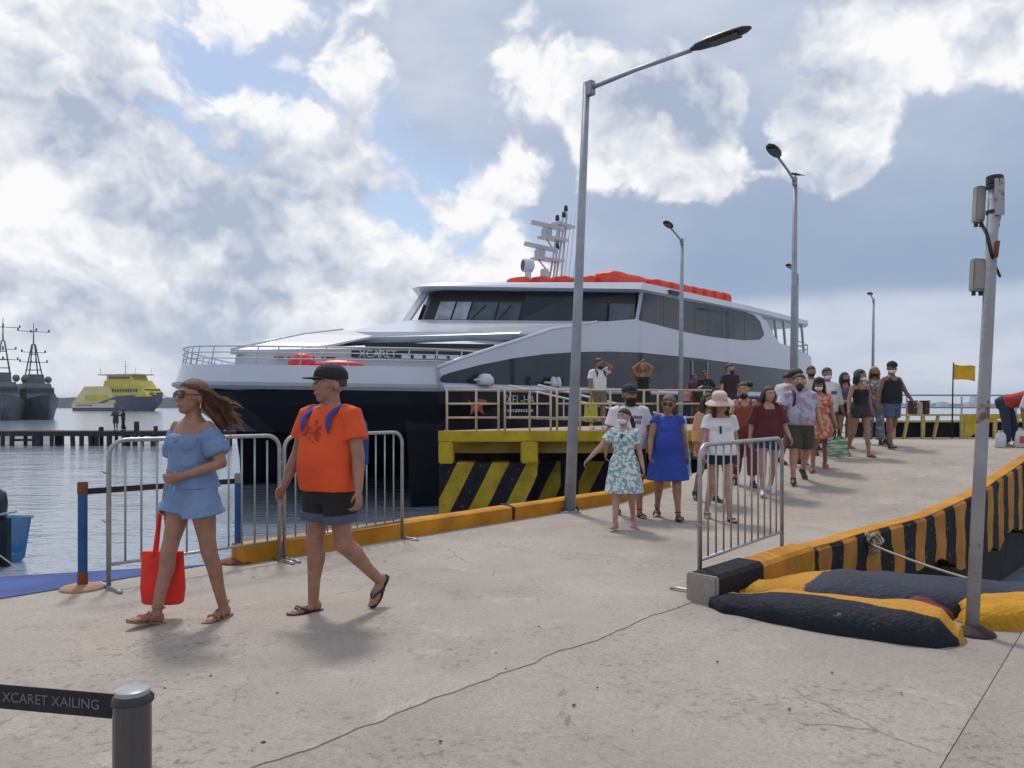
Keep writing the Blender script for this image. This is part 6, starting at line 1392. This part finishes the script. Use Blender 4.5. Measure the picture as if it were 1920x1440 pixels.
# ---- curly-haired man in grey shirt
p = person('curly-haired man in a pale grey-pink shirt leaning behind the bearded man', 1487, 14.6, h=1.80, sex='m', yaw=26, skin='brown', legs=((6, 6, 2, 0), (-6, 14, 2, -8)), arms=((20, 14, 60, .3), (12, 18, 50, .3)), lean=6, head=(12, 4, 0))
top(p, cloth('grey_pink', (.36, .28, .30)), .92, 1.452, .9, .022, 1.02, 'shirt', .018, .02); bottom(p, cloth('wine_shorts', (.10, .03, .035)), .85, 1.0, .02, .02); face(p); hair_cap(p, HB, 1.03, -.4, .44, vol=.16); beard(p, HB); shoes(p, 'shoe', M_blkl)
# ---- heads between
p = person('man with short dark hair and a dark mask among the crowd behind the visor woman', 1521, 16.4, h=1.77, sex='m', yaw=-6, skin='tan', head=(-8, 2, 0)); top(p, cloth('cream_tee', (.52, .46, .40)), .92, 1.452, .66, .02); bottom(p, C_ddn, 1.9, 1.0, .02, .01, 'trousers'); face(p, mouth=False); mask(p, M_bmask); hair_cap(p, HB, 1.0, -.35, .42); shoes(p, 'shoe', M_blkl)
p = person('dark-haired man in a white shirt stooping by the ferry stern', 1470, 17.6, h=1.62, sex='m', yaw=140, skin='tan', lean=16, head=(0, 10, 0)); top(p, C_white, .92, 1.452, .7, .022); bottom(p, C_ddn, 1.9, 1.0, .02, .01, 'trousers'); hair_cap(p, HB, 1.02, -.4, .4); shoes(p, 'shoe', M_blkl)
# ---- group in front of the railing
p = person('woman with long dark hair in a grey top and dark mask, hands together', 1584, 16.2, h=1.60, sex='f', yaw=6, skin='tan', legs=((4, 4, 1, 0), (-3, 8, 1, -4)), arms=((16, 10, 60, .5), (16, 10, 60, .5)), head=(2, 2, 0))
top(p, cloth('mauve_grey', (.11, .085, .11)), 1.02, 1.37, 0, .016); straps(p, cloth('mauve_grey', (0, 0, 0)), 1.34, .018, .08); bottom(p, C_black, .34, 1.02, .016, .015); face(p, mouth=False); mask(p, M_bmask); long_hair(p, HB, 1.26, .10, True); shoes(p, 'sandal', mat('tan_leather', (0, 0, 0)))
p = person('woman in a black camisole and black lace shorts with a white mask', 1613, 15.0, h=1.70, sex='f', yaw=8, skin='tan', legs=((10, 5, 2, 4), (-9, 22, 2, -20)), arms=((-10, 14, 16, .06), (14, 26, 14, .1)), head=(30, 0, 0))
top(p, C_black, .97, 1.335, 0, .014); straps(p, C_black, 1.32, .008, .075); bottom(p, cloth('black_lace', (.03, .03, .038), vs=40, var=.6), .30, 1.02, .02, .035); face(p, mouth=False); mask(p, M_wmask); hair_cap(p, HB, 1.03, -.55, .4); long_hair(p, HB, 1.44, .075); shoes(p, 'flip', mat('tan_leather', (0, 0, 0)))
p = person('woman in patterned grey trousers and black mask behind the camisole woman', 1640, 16.6, h=1.68, sex='f', yaw=-4, skin='brown', legs=((4, 4, 2, 0), (-4, 8, 2, -4)), arms=((10, 12, 40, .3), (10, 12, 40, .3)), head=(-14, 2, 0))
top(p, cloth('patterned_blouse', (.20, .15, .13), col2=(.42, .38, .35), th=.5, vs=20), .95, 1.43, .6, .018); bottom(p, cloth('grey_leaf', (.16, .19, .26), col2=(.36, .40, .48), th=.56, vs=9), 1.9, 1.02, .022, .03, 'trousers'); face(p, mouth=False); mask(p, M_bmask); long_hair(p, HBL, 1.36, .075); shoes(p, 'sandal', M_blkl)
p = person('man in a black tank top, denim shorts, cap and white mask', 1672, 15.9, h=1.77, sex='m', yaw=14, skin='brown', legs=((-8, 26, 3, -24), (10, 4, 3, 4)), arms=((10, 26, 18, .08), (-10, 16, 14, .1)), head=(-24, 4, 4))
top(p, C_black, .90, 1.36, 0, .022, 1.06, 'tank_top', .014, .02); straps(p, C_black, 1.33, .034, .09); bottom(p, C_den, .72, 1.0, .018, .02); face(p, mouth=False); mask(p, M_wmask); cap_hat(p, C_black); hair_cap(p, HB, .97, -.4, .3); shoes(p, 'shoe', M_blkl)
# ---- stooping worker on the right
wk = gp(1884, 838, RZ)
p = person('worker in a red vest and jeans bending down to a sack at the pier edge', 1884, wk.y, h=1.70, sex='m', yaw=42, skin='brown', legs=((16, 8, 5, 0), (8, 6, 5, 0)), arms=((70, 10, 14, .0), (60, 10, 24, .0)), lean=76, head=(0, 14, 0))
top(p, cloth('white_sleeves', (.55, .55, .58)), 1.0, 1.45, .9, .018); top(p, cloth('red_vest', (.38, .04, .04)), .96, 1.42, 0, .032, 1.04, 'vest', .016); bottom(p, C_ddn, 1.92, 1.0, .02, .01, 'jeans'); cap_hat(p, cloth('dark_green_cap', (.03, .04, .035))); hair_cap(p, HB, .99, -.45, .3); shoes(p, 'shoe', mat('grey_shoe', (.25, .25, .25), .7))
# ---- people on the landing platform
PZ = .94
p = person('man in a white shirt with a backpack, shading his eyes on the landing platform', 1122, 18.9, PZ, 1.74, 'm', 24, 'tan', arms=(((.26, -.17, 1.50), (.10, -.17, 1.60)), (6, 14, 16, .1)), head=(24, 8, 0), fat=.1)
top(p, C_white, .92, 1.452, .62, .022); bottom(p, cloth('khaki_shorts', (.16, .15, .13)), .8, 1.0, .02, .02); face(p); hair_cap(p, HDK, 1.0, -.35, .42); beard(p, HDK); shoes(p, 'shoe', mat('white_trainer', (0, 0, 0)))
backpack(p, 'dark backpack on the man shading his eyes', C_black, C_black, (.28, .38, .14), 1.2)
bag_on('yellow patterned shopping bag held by the man shading his eyes', p, hand_pos(p, 1), (.34, .42), mat('yellow_bag', (.48, .42, .05), .6, 0, .2, 8, .2, 30, col2=(.18, .22, .05), th=.60), None, 0, .2, .4)
p = person('woman with wavy golden hair and a black dress lifting her hair on the platform', 1206, 19.8, PZ, 1.70, 'f', -12, 'tan', arms=(((.23, -.06, 1.58), (.06, -.02, 1.70)), ((-.25, -.06, 1.56), (-.07, -.02, 1.72))), head=(-4, 14, 0))
top(p, C_black, .95, 1.34, 0, .016); straps(p, C_black, 1.32, .012, .08); skirt(p, C_black, .30, 1.0, .08, .02, 'skirt'); hb = hairm('golden', (.34, .19, .04)); long_hair(p, hb, 1.20, .10, True); face(p)
mb = MB(); strands(p, mb, [p.Hd((-.06, .03, 1.62)), p.Hd((-.08, .02, 1.55))], 40, 23, p.Hd((-.24, .02, 1.26)), (.05, .04, .05), .012, (-.05, 0, 0)); mb.build('blown_hair', hb, p.root, 'all'); shoes(p, 'sandal', M_blkl)
p = person('child in a pink top at the ferry door by the railing', 1287, 25.5, PZ, 1.30, 'f', 10, 'tan'); top(p, cloth('pink_tee', (.56, .30, .30)), .92, 1.43, .6, .02); bottom(p, C_ddn, 1.9, 1.0, .02, .01, 'trousers'); face(p); hair_cap(p, HB, 1.0, -.5, .4); shoes(p, 'shoe', M_blkl)
p = person('dark-clothed traveller stepping out of the ferry side door', 1302, 26.5, PZ, 1.68, 'm', 0, 'brown'); top(p, cloth('wine_tee', (.10, .03, .035)), .92, 1.452, .66, .02); bottom(p, cloth('red_shorts', (.16, .03, .03)), .8, 1.0, .02, .02); face(p); hair_cap(p, HB, 1.0, -.4, .4); shoes(p, 'shoe', M_blkl)
p = person('man in black carrying a huge black duffel bag at the ferry door', 1322, 25.2, PZ, 1.74, 'm', 6, 'brown', arms=((30, 20, 60, .2), (10, 14, 30, .1))); top(p, C_black, .92, 1.452, .9, .022); bottom(p, C_black, 1.9, 1.0, .02, .01, 'trousers'); face(p); hair_cap(p, HB, 1.0, -.4, .4); shoes(p, 'shoe', M_blkl)
o = thing('duffel_bag', 'huge black duffel bag slung in front of the man at the ferry door', 'bag', (at(1322, 720, 24.8).x, 24.8, PZ+.62)); mb = MB().ell((0, 0, .32), (.36, .22, .31), None, 18, 12); mb.build('bag_body', mat('black_nylon', (.015, .015, .02), .45, 0, .2, 6, .5, 12), o, 'all')
for sx in (-1, 1): MB().tube([(sx*.18, -.18, .3), (sx*.12, -.2, .58), (0, -.12, .72), (-sx*.05, .1, .6)], .018, 6).build('handle', C_black, o, 'all')
p = person('bearded man in a dark short-sleeved shirt standing by the ferry side', 1369, 20.5, PZ-.06, 1.76, 'm', 16, 'light', head=(22, 0, 0)); top(p, cloth('dark_wine', (.03, .016, .02)), .92, 1.452, .66, .022); bottom(p, C_ddn, 1.9, 1.0, .02, .01, 'trousers'); face(p); hair_cap(p, HDK, 1.02, -.4, .42); beard(p, HDK); shoes(p, 'shoe', M_blkl)
# ---- two figures on the jetty
for px, l_, hh, c, yw in ((217, 'person in dark clothes and shorts on the jetty, hands at the chest', 1.72, (.05, .048, .055), 10), (231, 'person in black on the jetty facing a companion', 1.70, (.022, .022, .026), -60)):
    p = person(l_, px, 57.6, wz+1.07, hh, 'm', yw, 'dark', arms=((40, 14, 70, .3), (30, 14, 60, .3)), vox=.03); top(p, cloth('jetty_top%d' % px, c), .92, 1.452, .8, .025, 1, 'shirt', 0); bottom(p, cloth('jetty_bottom%d' % px, tuple(q*.8 for q in c)), .8 if px < 220 else 1.9, 1.0, .025, .02, 'trousers', 0); hair_cap(p, HB); shoes(p, 'shoe', M_blkl)
finish()
# ================================================================ sea haze
def haze(density):
    m = bpy.data.materials.new('sea_haze'); m.use_nodes = True; nt = m.node_tree
    nt.nodes.remove(nt.nodes['Principled BSDF']); v = nt.nodes.new('ShaderNodeVolumePrincipled'); v.inputs['Color'].default_value = (.86, .90, .97, 1); v.inputs['Density'].default_value = density; v.inputs['Anisotropy'].default_value = .2
    nt.links.new(v.outputs[0], nt.nodes['Material Output'].inputs['Volume'])
    o = MB().box((0, 1850, 20), (9000, 4500, 45.2)).build('haze', m); o['kind'] = 'stuff'; return o
haze(.00014)
